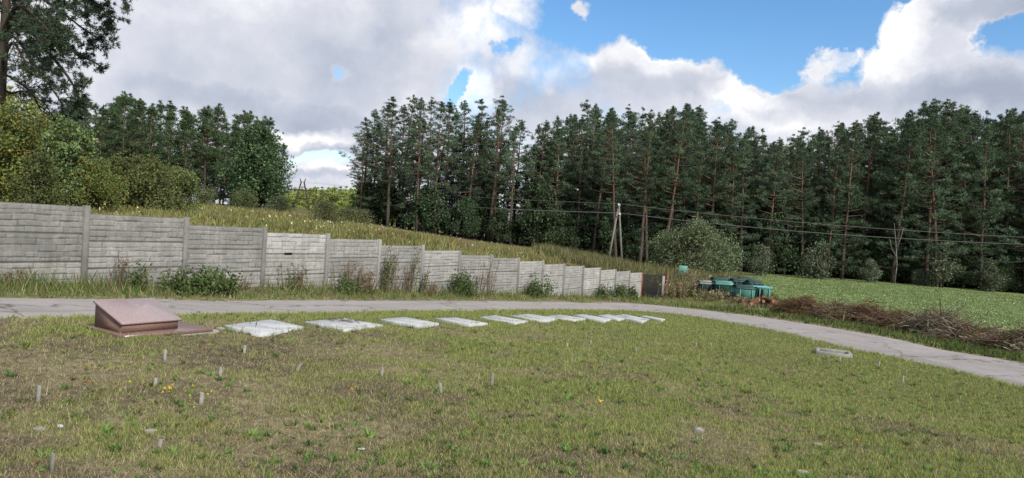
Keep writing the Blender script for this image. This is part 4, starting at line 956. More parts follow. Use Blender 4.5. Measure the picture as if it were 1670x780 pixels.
# ------------------------------------------------------------------ big near pine, top left
def near_pine():
    g = np.random.default_rng(77); Y0 = 24.0; x0 = X_at(-4, Y0, 200); gz = float(sz(x0, Y0)); H = 17.5
    root = tag(link('big_pine', None, loc=(x0, Y0, gz)), 'big near pine at top left with drooping limbs and dark needle clusters', 'tree')
    t = MB(); zz = np.linspace(0, 1, 14); tr = np.c_[np.sin(zz * 3) * .12, np.cos(zz * 2.3) * .1 - .1, zz * H]; t.tube(tr, .16 * (1 - zz * .9) + .02, 9)
    tuft = []; s_px = Y0 / F
    def limb(p0, pts, r0, sub=9, dens=1.0, ub=.25):
        P_ = catmull([p0] + pts, 5); n = len(P_); t.tube(P_, np.linspace(r0, .012, n), 5)
        Ls = np.linalg.norm(P_[-1] - P_[0])
        for i in range(int(sub * Ls)):
            u = g.uniform(ub, 1.0); q = P_[int(u * (n - 1))]; tdir = P_[min(n - 1, int(u * (n - 1)) + 1)] - P_[max(0, int(u * (n - 1)) - 1)]; tdir /= np.linalg.norm(tdir) + 1e-9
            d = g.normal(0, 1, 3); d = d * .75 + tdir * .8; d[2] += g.uniform(-.35, .35); d /= np.linalg.norm(d); l = g.uniform(.35, 1.15) * (1.15 - .5 * u)
            e = q + d * l; mdd = (q + e) / 2 + g.normal(0, .05, 3); t.tube([q, mdd, e], [.014, .009, .005], 3, cap=False)
            for j in range(int(9 * dens)):
                v = g.uniform(.55, 1.05); c = q + (e - q) * v + g.normal(0, .055, 3); tuft.append((c, d))
    def tp(px, py, dy=0): return P(px, py, Y0 + dy) - np.array([x0, Y0, gz])
    at = lambda z: np.array([np.interp(z, tr[:, 2], tr[:, 0]), np.interp(z, tr[:, 2], tr[:, 1]), z])
    # limbs traced loosely from the photo, each with its own depth
    for pts, r0, dens in [([(30, 30, -1), (75, 80, -1.5), (120, 140, -1.5), (135, 195, -1)], .11, 1.5), ([(50, -40, .5), (110, -20, .8), (160, 10, 1), (190, 40, .6)], .09, 1.6), ([(40, -90, -.5), (110, -110, -1), (170, -60, -1), (205, 5, -1)], .09, 1.6),
                           ([(30, 50, 1), (80, 60, 1.5), (130, 90, 1.6), (170, 110, 1.2)], .08, 1.5), ([(25, 62, .3), (60, 110, .5), (95, 160, .4), (110, 185, 0)], .07, 1.2), ([(40, -10, 1.2), (80, 5, 2), (140, 50, 2), (180, 75, 1.5)], .08, 1.5),
                           ([(20, 128, -.6), (50, 150, -1), (70, 185, -1), (95, 205, -1)], .05, .5), ([(15, 152, .5), (40, 150, .8), (75, 172, .8), (92, 210, .8)], .05, .35), ([(20, 175, -.4), (45, 195, -.8), (75, 215, -.8), (88, 235, -.6)], .04, .3),
                           ([(35, -60, 0), (80, -70, 0), (130, -20, 0), (150, 60, 0)], .08, 1.6), ([(-40, 0, 0), (-90, 30, .5), (-140, 50, 1)], .09, 1.2), ([(-40, -60, 0), (-100, -80, -.5), (-150, -60, -1)], .09, 1.2), ([(20, 70, -2), (40, 100, -3), (50, 120, -3.5)], .06, .5),
                           ([(30, 10, -2), (70, 40, -3), (90, 70, -3.5)], .08, 1.3), ([(20, 0, 2), (40, 30, 3.5), (60, 40, 4.5)], .08, 1.2), ([(30, -130, 0), (80, -180, 0), (140, -160, 0)], .08, 1.4), ([(-20, -160, 0), (-70, -220, 0), (-120, -220, .5)], .07, 1.2), ([(30, -200, .6), (60, -260, .9), (90, -270, .6)], .06, 1.3), ([(10, -230, -1), (10, -290, -2), (0, -300, -2.5)], .06, 1.3)]:
        pp = [tp(*q) for q in pts]; z0 = min(H * .93, max(1.5, pp[0][2] - .25 * (1 if pts[0][1] < 100 else -1))); limb(at(z0), pp, r0, 12, dens)
    C_ = np.array([q for q, d in tuft]); D_ = np.array([d for q, d in tuft]); n_per = 13
    V, Fc, N = tri_cloud(C_, n_per, .03, .105, .22, 1.0, .85, g, aim=np.repeat(D_, n_per, 0) * .75 + np.array([0, 0, .15]))
    cc = np.array([(.038, .062, .042), (.054, .082, .050), (.070, .098, .056)])[g.integers(0, 3, len(C_))] * g.uniform(.7, 1.3, (len(C_), 1)); cc = np.repeat(cc, n_per * 3, 0)
    link('trunk', t.mesh('trunk', M_BARK, smooth=True), root); link('crown', mesh_np('crown', V, Fc, M_NEEDLE_NEAR, cols=cc), root)
near_pine()

# ------------------------------------------------------------------ poles and cables
def base_at(px, py, Y): p = P(px, py, Y); return np.array([p[0], p[1], float(sz(p[0], p[1]))])
YP_ = 66.0
top = P(1009.5, 333, YP_); b1 = base_at(1016, 430, YP_ + .0); b2 = base_at(990, 430, YP_ - .6)
pl = tag(link('utility_pole', None, loc=tuple(b1)), 'weathered A-shaped wooden utility pole on the slope before the right wood', 'utility pole')
def rel(p, o): return np.asarray(p) - o
m = MB(); m.tube([rel(b1, b1) - [0, 0, .4], rel(top, b1)], [.10, .07], 10); link('pole', m.mesh('pole', M_WOODGREY, smooth=True), pl)
tq = P(1008, 341, YP_ - .05); m = MB(); m.tube([rel(b2, b1) - [0, 0, .4], rel(tq, b1)], [.10, .07], 10); link('strut', m.mesh('strut', M_WOODGREY, smooth=True), pl)
arm_dir = np.array([.25, .97, 0]); tcen = rel(P(1009.5, 336, YP_), b1); tcen2 = rel(P(1010.5, 351, YP_), b1)
for c in (tcen, tcen2):
    m = MB(); m.tube([c - arm_dir * .55, c + arm_dir * .55], [.04, .04], 5); ar = link('crossarm', m.mesh('crossarm', M_STEELDK), pl)
    for s_k in (-.5, .5):
        m = MB(); q = c + arm_dir * s_k; m.tube([q, q + [0, 0, .08], q + [0, 0, .12], q + [0, 0, .2]], [.05, .07, .04, .06], 8); link('insulator', m.mesh('insulator', M_PORC, smooth=True), ar)
# far A pylon
YA = 96.0; at_ = P(494, 291, YA); gzA = float(sz(at_[0], YA)); h = at_[2] - gzA
py_ = tag(link('far_pylon', None, loc=(at_[0], YA, gzA)), 'small dark A-frame pylon far away between the two woods', 'pylon')
for s_k in (-1, 1): m = MB(); m.tube([(s_k * 1.5, 0, -.3), (s_k * .18, 0, h * .92)], [.13, .10], 6); link('leg', m.mesh('leg', M_BARK), py_)
m = MB(); m.tube([(-.8, 0, h * .52), (.8, 0, h * .52)], [.07, .07], 5); link('brace', m.mesh('brace', M_BARK), py_)
m = MB(); m.tube([(-2.0, 0, h * .72), (2.0, 0, h * .72)], [.07, .07], 5); ca = link('crossarm', m.mesh('crossarm', M_BARK), py_)
for s_k in (-1.9, -1.45, 1.45, 1.9): m = MB(); m.tube([(s_k, 0, h * .72), (s_k, 0, h * .72 + .35)], [.07, .07], 5); link('insulator', m.mesh('insulator', M_BARK), ca)
for s_k in (-.35, .35): m = MB(); m.tube([(s_k * .4, 0, h * .90), (s_k, 0, h * .96), (s_k, 0, h * 1.02)], [.07, .07, .06], 5); link('horn', m.mesh('horn', M_BARK), py_)
def cable(a, b, sag, lab, r=.016):
    t_ = np.linspace(0, 1, 40)[:, None]; q = a * (1 - t_) + b * t_; q[:, 2] -= (4 * sag * t_ * (1 - t_))[:, 0]
    m = MB(); m.tube(q - a, r, 4); tag(link('power_cable', m.mesh('power_cable', M_WIRE, smooth=True), loc=tuple(a)), lab, 'cable', 'overhead cables')
wt = b1 + tcen; wt2 = b1 + tcen2
for c, y1, y2, nm, sg in ((wt, 296, 384, 'upper', .4), (wt2, 312, 394, 'lower', .5)):
    for s_k, wd_ in ((-.5, 'near'), (.5, 'far')):
        a = c + arm_dir * s_k + [0, 0, .2]
        L0 = np.array([at_[0] + s_k * 3, YA, P(494, y1, YA)[2]]); R0 = P(1800, y2 + 9, 52) + arm_dir * s_k
        cable(a, L0, sg, '%s %s-side cable from the wooden pole left to the far pylon' % (nm, wd_), .009 if nm == 'upper' else .016)
        cable(a, R0, sg, '%s %s-side cable from the wooden pole right across the dark wood' % (nm, wd_), .009 if nm == 'upper' else .016)

# ------------------------------------------------------------------ gate at the wall's end
e0 = wp(15); g0 = np.array([e0[0], e0[1]]); zg = float(sz(*g0))
gp = MB(); gp.box(-.06, .06, -.06, .06, -.3, EYE - 2.08 - zg + .02, .008)
gate = tag(link('metal_gate', None, loc=(g0[0], g0[1], zg)), 'dark mesh gate between two rusty posts at the far end of the wall', 'gate')
ztop = EYE - 2.10 - zg
m = MB(); m.box(-.07, .07, -.07, .07, -.3, ztop + .05, .008); link('gate_post', m.mesh('gate_post', M_RUST), gate)
pr_ = P(1089, 443, 40.6); dg = np.array([pr_[0] - g0[0], pr_[1] - g0[1]]); Lg = np.linalg.norm(dg); ag = math.atan2(dg[1], dg[0])
m = MB(); m.box(Lg - .05, Lg + .05, -.05, .05, -.3, pr_[2] - zg, .008); o = link('gate_post', m.mesh('gate_post', M_RUST), gate); o.rotation_euler = (0, 0, ag)
m = MB(); zt_ = ztop - .05
for a_, b_ in (((.12, 0, .08), (.12, 0, zt_)), ((.12, 0, zt_), (Lg - .09, 0, zt_ + .05)), ((Lg - .09, 0, zt_ + .05), (Lg - .09, 0, .08)), ((.12, 0, .08), (Lg - .09, 0, .08))): m.tube([a_, b_], .03, 6)
o = link('gate_frame', m.mesh('gate_frame', M_STEELDK), gate); o.rotation_euler = (0, 0, ag)
m = MB()
for i in range(1, 26): xx = .12 + (Lg - .21) * i / 26; m.tube([(xx, 0, .08), (xx, 0, zt_)], .016, 3, cap=False)
for i in range(1, 22): zz_ = .08 + (zt_ - .08) * i / 22; m.tube([(.12, .004, zz_), (Lg - .09, .004, zz_)], .014, 3, cap=False)
o = link('wire_mesh', m.mesh('wire_mesh', M_STEELDK), gate); o.rotation_euler = (0, 0, ag)
m = MB(); m.box(Lg - .33, Lg - .17, -.03, .0, .1, zt_ - .02, .004); o = link('board', m.mesh('board', M_PIPE), gate); o.rotation_euler = (0, 0, ag)

# ------------------------------------------------------------------ green metal containers
def container(px0, px1, py0, py1, Y, body, lid, label, dep=1.0, open_=False, rz=0.0, lidang=0.0, bump_=0):
    a = P(px0, py1, Y); b = P(px1, py1, Y); tp_ = P((px0 + px1) / 2, py0, Y)[2]; Wc = b[0] - a[0]; cx_ = (a[0] + b[0]) / 2; g_ = float(sz(cx_, Y)); zb = min(a[2], g_ + .1); h = tp_ - zb
    r = tag(link('waste_container', None, loc=(cx_, Y, zb), rotz=rz), label, 'container', 'green metal containers beyond the road')
    w2 = Wc / 2; ti = w2 * .93
    m = MB(); m.add([(-ti, 0, 0), (ti, 0, 0), (ti, dep * .95, 0), (-ti, dep * .95, 0), (-w2, -.03, h), (w2, -.03, h), (w2, dep, h), (-w2, dep, h)], [(0, 3, 2, 1), (0, 1, 5, 4), (1, 2, 6, 5), (2, 3, 7, 6), (3, 0, 4, 7)])
    i_ = .05; m.add([(-w2 + i_, .02, h), (w2 - i_, .02, h), (w2 - i_, dep - .05, h), (-w2 + i_, dep - .05, h), (-ti + i_, .05, .08), (ti - i_, .05, .08), (ti - i_, dep * .9, .08), (-ti + i_, dep * .9, .08)], [(0, 4, 5, 1), (1, 5, 6, 2), (2, 6, 7, 3), (3, 7, 4, 0), (4, 7, 6, 5)])
    link('body', m.mesh('body', body), r)
    m = MB(); rr_ = .035
    m.box(-w2 - rr_, w2 + rr_, -.03 - rr_, .02, h - .03, h + .03, .006); m.box(-w2 - rr_, w2 + rr_, dep - .05, dep + rr_, h - .03, h + .03, .006); m.box(-w2 - rr_, -w2 + .05, .023, dep - .053, h - .03, h + .03, .006); m.box(w2 - .05, w2 + rr_, .023, dep - .053, h - .03, h + .03, .006)
    link('rim', m.mesh('rim', lid), r)
    for q in (-.33, .33):
        m = MB(); m.box(Wc * q - .025, Wc * q + .025, -.065, -.034, .02, h - .034, .004); link('rib', m.mesh('rib', body), r)
    m = MB(); m.box(-w2 - .10, -w2 - .04, dep * .35, dep * .6, h * .55, h * .72, .01); link('lifting_lug', m.mesh('lifting_lug', body), r)
    m = MB(); m.box(w2 + .04, w2 + .10, dep * .35, dep * .6, h * .55, h * .72, .01); link('lifting_lug', m.mesh('lifting_lug', body), r)
    if not open_:
        ln = np.linspace(0, 1, 6); m = MB()
        for i in range(5):
            y0_, y1_ = dep * ln[i], dep * ln[i + 1]; z0_, z1_ = .14 * sin(pi * ln[i]) + .035, .14 * sin(pi * ln[i + 1]) + .035
            m.add([(-w2, y0_, h + z0_), (w2, y0_, h + z0_), (w2, y1_, h + z1_), (-w2, y1_, h + z1_), (-w2, y0_, h + z0_ - .03), (w2, y0_, h + z0_ - .03), (w2, y1_, h + z1_ - .03), (-w2, y1_, h + z1_ - .03)], [(0, 1, 2, 3), (7, 6, 5, 4), (0, 4, 5, 1), (3, 2, 6, 7), (1, 5, 6, 2), (0, 3, 7, 4)])
        l_ = link('lid', m.mesh('lid', lid), r)
        m = MB(); m.tube([(-.2, -.02, h + .05), (-.2, -.09, h + .08), (.2, -.09, h + .08), (.2, -.02, h + .05)], .014, 5); link('handle', m.mesh('handle', M_STEELDK), l_)
    return r, Wc, h, dep
container(1141, 1162, 463, 481, 40.5, M_TEALDK, M_CONC, 'dark green container at the left end, with a pale rim')
container(1167, 1196, 464, 482, 40.0, M_TEALDK, M_TEAL, 'dark green container between the left one and the bright teal one')
container(1201, 1231, 471, 489, 38.0, M_TEAL, M_TEALDK, 'bright teal container at the front with a scraped rusty patch', open_=False)
r_, Wc, h_, dp = container(1234, 1257, 470, 488, 38.2, M_TEAL, M_TEAL, 'bright teal container on its side with a pale blue sheet on top', open_=True)
m = MB(); m.box(-Wc / 2 - .25, Wc / 2 + .05, -.05, dp, h_ + .035, h_ + .06, .005); link('lid', m.mesh('lid', M_BLUE), r_)
m = MB(); m.box(-Wc / 2 + .02, -.05, -.035, -.03, .15, h_ - .08); link('opening_shade', m.mesh('opening_shade', M_BLACK), r_)  # black sheet stands in for the shade inside the container
container(1164, 1188, 458, 470, 43, M_TEALDK, M_TEALDK, 'dark container in the second row behind the pale-rimmed ones'); container(1196, 1220, 460, 474, 42.0, M_TEALDK, M_TEALDK, 'dark container directly behind the bright teal one')
container(1222, 1244, 463, 476, 41.0, M_TEALDK, M_TEALDK, 'dark container behind the one with the blue sheet'); container(1180, 1204, 456, 466, 46, M_TEALDK, M_TEALDK, 'farthest dark container, last of the stack toward the willow'); container(1208, 1230, 458, 466, 45, M_TEALDK, M_TEALDK, 'far dark container nearest the green field')
# turquoise board among the weeds
q = P(1107, 447, 47); q2 = P(1121, 447, 47); q3 = P(1121, 434, 47)
bd = tag(link('board_sign', None, loc=(q[0], 47, float(sz(q[0], 47)))), 'small turquoise board standing among weeds behind the gate', 'board')
gz = float(sz(q[0], 47)); m = MB(); m.box(0, q2[0] - q[0], 0, .03, q[2] - gz, q3[2] - gz, .004); link('panel', m.mesh('panel', M_TEAL), bd)
for xx in (.08, q2[0] - q[0] - .08): m = MB(); m.tube([(xx, .06, -.2), (xx, .06, q3[2] - gz)], .025, 6); link('leg', m.mesh('leg', M_TEAL), bd)

# ------------------------------------------------------------------ log heap and brush heaps
lg = MB(); lg.tube([(-.22, 0, 0), (0, 0, .01), (.22, 0, 0)], [.085, .09, .08], 9, cap=False); me_b = lg.mesh('bark', M_LOG, smooth=True)
le = MB()
for s_k in (-1, 1):
    a = np.arange(9) * 2 * pi / 9; V = np.c_[np.full(9, s_k * .22), np.cos(a) * .083, np.sin(a) * .083]; V = np.vstack([V, [s_k * .222, 0, 0]]); le.add(V, (), [(i, (i + 1) % 9, 9) for i in range(9)])
me_e = le.mesh('cut_end', M_LOGEND)
lr = link('log', None); link('bark', me_b, lr); link('cut_end', me_e, lr)
c = G(1239, 500); first = True
for i in range(46):
    u = rnd.uniform(-1, 1); o = lr if first else copy_tree(lr); first = False
    hh = max(0, .55 * (1 - abs(u - .15) * 1.1)); lay = rnd.random()
    x = c[0] + u * .95; y = c[1] + rnd.uniform(-.4, .4) * (1 - lay * .6) + 0
    o.location = (x, y, float(sz(x, y)) + .07 + lay * hh); o.rotation_euler = (rnd.uniform(0, 6), rnd.uniform(-.3, .3), rnd.uniform(0, 6.28)); s = rnd.uniform(.75, 1.25); o.scale = (s, s, s)
    tag(o, 'short reddish sawn log in the heap before the teal container', 'log', 'sawn logs in the heap beside the road')
M_BR1 = m_leaf('brown_brush', .1, 0); 
def brush(px0, px1, py0, py1, Yc, name, label, cols, ntw, nleaf, seed, upn=.3):
    g = np.random.default_rng(seed); a = P(px0, py1, Yc + .9 * 0); b = P(px1, py1, Yc); cx_ = (a[0] + b[0]) / 2; W_ = (b[0] - a[0]) / 2; tp_ = P((px0 + px1) / 2, py0, Yc)[2]; gz = float(sz(cx_, Yc)); h = max(.34, (tp_ - gz) * .95)
    t = MB(); tc_ = []
    for i in range(ntw):
        u = g.uniform(-1, 1); v = g.uniform(-1, 1); hh = h * (1 - abs(u) ** 2.5 * .7) * (1 - v * v) ** .5 * (.45 + 1.0 * float(vnoise(np.array([u * W_ + seed * 9.]), np.array([v]), .55, seed)[0])); z = hh * g.random() ** .55; x_ = u * W_; y_ = v * (.75 + h * .5)
        an_ = g.uniform(0, 2 * pi); l = g.uniform(.3, 1.1); e = g.normal(0, upn); d = np.array([cos(an_), sin(an_) * .8, e]) * l / 2; q = np.array([x_, y_, z + .03 + float(sz(cx_ + x_, Yc + y_)) - gz]); k_ = g.normal(0, .1, 3) * l
        rr_ = g.uniform(.006, .016); t.tube([q - d, q + k_ * .6, q + d + k_], [rr_, rr_ * .8, rr_ * .35], 3, cap=False); tc_ += [g.integers(0, len(cols))] * 9
    cc = np.array(cols)[np.array(tc_)] * np.repeat(g.uniform(.6, 1.4, (len(tc_) // 9, 1)), 9, 0)
    r = tag(link('brush_heap', None, loc=(cx_, Yc, gz)), label, 'brush heap', 'heaps of cut branches along the right road')
    link('twigs', t.mesh('twigs', M_BR1, cols=cc), r)['kind'] = 'stuff'
    if nleaf:
        u = g.uniform(-1, 1, nleaf); v = g.uniform(-1, 1, nleaf); hh = h * (1 - abs(u) ** 2.5 * .7) * (1 - v * v) ** .5; z = hh * g.random(nleaf) ** .4
        q = np.c_[u * W_, v * (.75 + h * .5), z + .03 + sz(cx_ + u * W_, Yc + v) - gz]; V, Fc = quad_cloud(q, .09, g, .35); cl = np.array(cols)[g.integers(0, len(cols), nleaf)] * g.uniform(.6, 1.4, (nleaf, 1))
        link('dead_leaves', mesh_np('dead_leaves', V, Fc, M_BR1, cols=np.repeat(cl, 4, 0)), r)['kind'] = 'stuff'
RB = [(.135, .078, .048), (.09, .056, .036), (.175, .105, .062), (.07, .06, .03)]; BR = [(.16, .105, .07), (.11, .072, .046), (.21, .15, .10), (.12, .065, .04), (.08, .09, .035)]; GR = [(.21, .175, .14), (.14, .115, .09), (.30, .265, .23), (.11, .07, .045), (.08, .09, .035)]
brush(1268, 1338, 484, 512, 30.5, '', 'rust-brown heap of cut thuja branches next to the sawn logs', RB, 700, 2600, 1)
brush(1332, 1420, 494, 525, 28.5, '', 'greyish brown brush heap, second from the sawn logs', BR + [(.26, .22, .2)], 1100, 1400, 2)
brush(1395, 1432, 497, 528, 27.6, '', 'small dark red-brown heap squeezed between two larger brush heaps', RB, 350, 1400, 7)
brush(1420, 1500, 507, 538, 26.0, '', 'tan and brown brush heap in the middle of the row', BR, 1100, 1200, 3)
brush(1490, 1565, 514, 555, 23.8, '', 'silvery grey heap of bare branches sticking up', GR, 1300, 200, 4, .5)
brush(1552, 1640, 532, 566, 21.6, '', 'long grey and brown heap of bare branches toward the right', GR + BR, 1400, 500, 5)
brush(1630, 1730, 545, 580, 19.6, '', 'brush heap cut by the right edge of the photo', BR + GR, 1300, 600, 6)

# ------------------------------------------------------------------ weeds along the wall
def weed(px, hp, kbase, style, label, seed, spread=.35, n=10, name='weed'):
    """weeds rooted a little in front of the wall"""
    g = np.random.default_rng(seed); d = ray(px, 470); tt = None
    # intersection of the view column with a line in front of the wall
    off = kbase; A_ = np.array([[d[0], -WD[0]], [d[1], -WD[1]]]); o_ = np.array([WX0, WY0]) - WN * off; s_k = np.linalg.solve(A_, o_); x, y = d[0] * s_k[0], d[1] * s_k[0]
    h = hp / F * y; st = MB(); lv = []; fl = []
    for i in range(n):
        b = np.array([g.normal(0, spread * .35), g.normal(0, .08), 0]); ll = h * g.uniform(.55, 1.0); ln = g.uniform(-.1, .35) if style != 'bush' else g.uniform(-.7, .7)
        e = b + np.array([ln * ll * .7, g.normal(0, .1), ll]); md_ = (b + e) / 2 + np.array([-ln * ll * .1, 0, 0]); Pp = catmull([b, md_, e], 4); st.tube(Pp, np.linspace(.008 + y * .0002, .003 + y * .0001, len(Pp)), 3, cap=False)
        for j in range({'dry': 14, 'green': 46, 'bush': 80, 'dock': 20}[style]):
            u = g.uniform(.15, 1.03); q = b * (1 - u) + e * u; lv.append(q + g.normal(0, .035 + .04 * (style == 'bush') * 2, 3) * (1 if style != 'dry' else .8))
        if style == 'dry':
            for j in range(5):
                u = g.uniform(.4, .95); q = b * (1 - u) + e * u; st.tube([q, q + np.array([g.normal(0, .1), g.normal(0, .05), g.uniform(.06, .2)])], [.004, .002], 3, cap=False)
    cols = {'dry': [(.20, .14, .09), (.14, .10, .065), (.30, .24, .17)], 'green': [(.10, .15, .045), (.07, .11, .035), (.15, .18, .06)], 'bush': [(.055, .095, .03), (.08, .125, .04), (.10, .13, .05)], 'dock': [(.16, .10, .06), (.10, .10, .04)]}[style]
    lv = np.array(lv); lv[:, 2] = np.maximum(lv[:, 2], .02); V, Fc = quad_cloud(lv, (.045 if style != 'bush' else .075) + y * .0012, g, .4); cc = np.array(cols)[g.integers(0, len(cols), len(lv))] * g.uniform(.65, 1.35, (len(lv), 1))
    r = tag(link(name, None, loc=(x, y, float(sz(x, y)))), label, 'weed', 'weeds growing along the wall')
    r.rotation_euler = (0, 0, wall_ang)
    link('stems', st.mesh('stems', M_TWIG), r); link('leaves', mesh_np('leaves', V, Fc, M_LEAF, cols=np.repeat(cc, 4, 0)), r)
WE = [(185, 74, .35, 'dry', 'tall thin brown weed stalks before the second wall bay', 4), (212, 60, .35, 'dry', 'leaning dry weed stalk right of the tallest brown ones', 3), (222, 34, .3, 'bush', 'small green weed at the foot of the second bay', 3), (18, 22, .25, 'dry', 'low dry weeds at the foot of the first bay', 5),
      (330, 34, .6, 'bush', 'broad bright green weed mound before the third bay', 12), (300, 28, .6, 'bush', 'left shoulder of bright green weeds beside the mound', 10), (360, 26, .6, 'bush', 'right shoulder of bright green weeds beside the mound', 8), (392, 22, .25, 'dry', 'sparse dry stems before the post of the pale-panel bay', 4), (468, 45, .3, 'green', 'thin green climbing weed under the dark gap', 3), (490, 44, .3, 'dry', 'reddish dry weeds under the pale panel', 8),
      (560, 55, .35, 'dry', 'dry reddish stems leaning right past the fifth post', 12), (585, 40, .4, 'dry', 'tangle of dry stems before the fifth bay', 14), (600, 36, .4, 'dry', 'dense brown tangle low before the sixth post', 16), (560, 22, .5, 'bush', 'small bright green weed within the dry tangle', 4), (628, 84, .3, 'green', 'tall grey-green weeds leaning right over the top of the wall', 10), (640, 70, .3, 'dry', 'tall dry stems among the leaning grey-green weeds', 8), (672, 78, .25, 'green', 'bright green climber up the wall near the seventh post', 5), (664, 44, .25, 'dry', 'dark dry stalks left of the bright green climber', 6), (695, 46, .3, 'green', 'green weed leaning right beside the seventh post', 3), (708, 22, .45, 'dry', 'pale seeding weed clump before the eighth bay', 12),
      (748, 48, .45, 'bush', 'dark green bushy burdock before the ninth post', 9), (765, 30, .5, 'bush', 'lower right part of the dark green burdock growth', 7), (785, 60, .25, 'dry', 'rusty stalks standing before the post after the burdock', 6), (795, 56, .25, 'dry', 'second cluster of rusty stalks at the same post', 5), (862, 22, .3, 'dry', 'thin dry stems between the two green clumps', 4), (886, 34, .45, 'bush', 'green clump with arching leaves halfway along the far wall', 7), (870, 18, .5, 'bush', 'low green weed left of the arching clump', 5), (985, 22, .45, 'bush', 'green weeds before the third-last bay', 6), (1012, 24, .5, 'bush', 'green weeds before the last bays near the gate', 7), (1035, 18, .6, 'bush', 'low green weeds just left of the gate', 7)]
for i, (px, hp, off, style, lab, n) in enumerate(WE): weed(px, hp, off, style, lab, 500 + i, n=n, spread=.5 if style == 'bush' else .35)
# weeds in the rough ground
g = np.random.default_rng(6)
for i, (px, py, hp, style, lab) in enumerate([(1105, 480, 26, 'dry', 'pale dry weeds just right of the gate'), (1120, 478, 28, 'dry', 'yellow-brown weeds between gate and dark containers'), (1135, 476, 24, 'dry', 'brown weeds touching the left dark container'), (1150, 462, 20, 'dry', 'seeding weeds behind the left dark container'), (1175, 458, 16, 'dry', 'brown weeds behind the second dark container'), (1130, 462, 26, 'dry', 'tall brown weeds below the willow'), (1155, 486, 15, 'dry', 'short weeds in front of the pale-rimmed container'), (1185, 488, 15, 'dry', 'short weeds in front of the second dark container'), (1208, 492, 9, 'dry', 'sparse weeds at the foot of the bright teal container'), (1112, 462, 24, 'dry', 'tall weeds half hiding the turquoise board')]):
    Y = [39.5, 40.5, 41, 44, 47, 45, 38.6, 38.2, 36.8, 45.5][i]; x = X_at(px, Y, py); st = MB(); h = hp / F * Y; lv = []
    for j in range(26):
        b = np.array([g.normal(0, .4), g.normal(0, .3), 0]); e = b + [g.normal(0, .12), 0, h * g.uniform(.5, 1.1)]; st.tube([b, e], [.014, .006], 3, cap=False)
        for u in g.uniform(.35, 1.05, 16): lv.append(b * (1 - u) + e * u + g.normal(0, .05, 3))
    V, Fc = quad_cloud(np.array(lv), .12, g, .4); cc = np.array([(.24, .19, .11), (.17, .15, .07), (.12, .13, .05), (.33, .29, .22)])[g.integers(0, 4, len(lv))] * g.uniform(.7, 1.3, (len(lv), 1))
    r = tag(link('weed', None, loc=(x, Y, float(sz(x, Y)))), lab, 'weed', 'weeds round the containers'); link('stems', st.mesh('stems', M_TWIG), r); link('leaves', mesh_np('leaves', V, Fc, M_LEAF, cols=np.repeat(cc, 4, 0)), r)

# ------------------------------------------------------------------ small things on the lawn
def stone(px, py, s, lab, mt=None, h=None):
    b = G(px, py); g = np.random.default_rng(int(px)); m = MB(); a = np.arange(8) * 2 * pi / 8; V = [];
    for z, f in ((-.3, .8), (.15, 1.0), (.45, .75), (.6, .3)): rr_ = f * g.uniform(.8, 1.2, 8); V += [(cos(t) * r * s, sin(t) * r * s * .7, z * s * (h or 1)) for t, r in zip(a, rr_)]
    Q = [(k * 8 + i, k * 8 + (i + 1) % 8, (k + 1) * 8 + (i + 1) % 8, (k + 1) * 8 + i) for k in range(3) for i in range(8)] + [(24, 25, 26, 27), (24, 27, 28, 31), (28, 29, 30, 31)]
    m.add(V, Q); tag(link('stone', m.mesh('stone', mt or M_STONE, smooth=True), loc=tuple(b)), lab, 'stone')
stone(349, 543, .07, 'brown rough stone at the right end of the red monument base'); stone(359, 538, .06, 'pale grey block beside the brown stone', M_CONC); stone(64, 700, .05, 'flat grey stone in the near left grass', M_CONC, .4); stone(98, 696, .025, 'small white pebble right of the flat grey stone', M_SLAB); stone(247, 703, .05, 'flat brownish stone in the dry patch', None, .4)
stone(1139, 703, .05, 'pale grey stone in the right foreground lawn', M_CONC); stone(1308, 770, .05, 'pinkish flat stone at the bottom right of the lawn', None, .5); stone(589, 732, .03, 'white sliver of stone at the bottom of the lawn', M_SLAB, .3); stone(1333, 725, .04, 'small brown stone in the near right grass', None, .5)
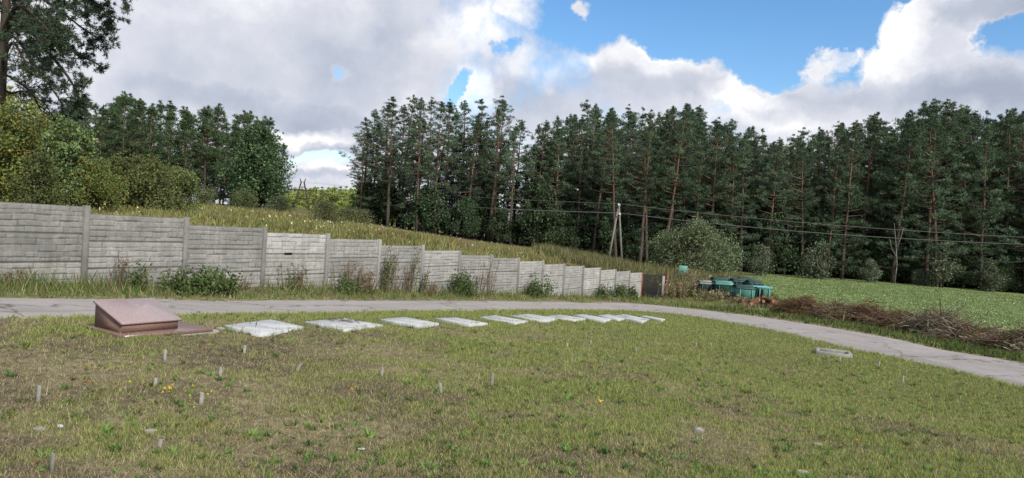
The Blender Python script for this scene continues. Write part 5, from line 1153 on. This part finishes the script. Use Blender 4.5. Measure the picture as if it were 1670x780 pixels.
# yellow flowers
b = G(285, 655); g = np.random.default_rng(3); st = MB(); q = []
for i in range(14):
    p0 = np.array([g.normal(0, .14), g.normal(0, .12), 0]); e = p0 + [g.normal(0, .03), g.normal(0, .03), g.uniform(.05, .12)]; st.tube([p0, e], [.002, .0015], 3, cap=False)
    for j in range(7): q.append(e + g.normal(0, .004, 3))
V, Fc = quad_cloud(np.array(q), .011, g, .8)
fl = tag(link('yellow_flowers', None, loc=tuple(b)), 'patch of small yellow flowers in the lawn between two stakes', 'flowers'); link('stems', st.mesh('stems', M_LEAF, cols=np.tile([.07, .12, .03], (st.n, 1))), fl); link('blossoms', mesh_np('blossoms', V, Fc, M_LEAF, cols=np.tile([.75, .55, .02], (len(V), 1))), fl)
# fallen yellow leaves
FL = [(14, 577, 'rust'), (140, 603, 'yellow'), (339, 577, 'orange'), (547, 572, 'yellow'), (978, 657, 'yellow'), (575, 640, 'orange'), (57, 764, 'tan'), (142, 628, 'red'), (1400, 723, 'orange')]
CO = {'rust': (.35, .10, .04), 'yellow': (.5, .32, .05), 'orange': (.48, .22, .04), 'tan': (.36, .24, .12), 'red': (.38, .09, .05)}
WH = ['at the left edge under the road grass', 'at the left in the upper lawn', 'just below the red monument base', 'below the second pale slab', 'in the middle lawn right of the tall stake', 'in the lawn left of the thin white stake', 'at the bottom left corner', 'left of the yellow flowers', 'at the bottom right']
for (px, py, cn), wh in zip(FL, WH):
    b = G(px, py); m = MB(); a = np.arange(8) * 2 * pi / 8; rr_ = [.035, .022, .03, .02, .035, .02, .028, .02]; V = [(0, 0, .03)] + [(cos(t) * r, sin(t) * r * .8, .03 + .012 * cos(2 * t)) for t, r in zip(a, rr_)]; m.add(V, (), [(0, i + 1, (i + 1) % 8 + 1) for i in range(8)])
    o = tag(link('fallen_leaf', m.mesh('fallen_leaf', M_LEAF, cols=np.tile(CO[cn], (9, 1))), loc=tuple(b), rotz=px % 6), 'fallen %s leaf %s' % (cn, wh), 'leaf', 'fallen leaves on the lawn'); o.rotation_euler = (.3, .2, px % 6)
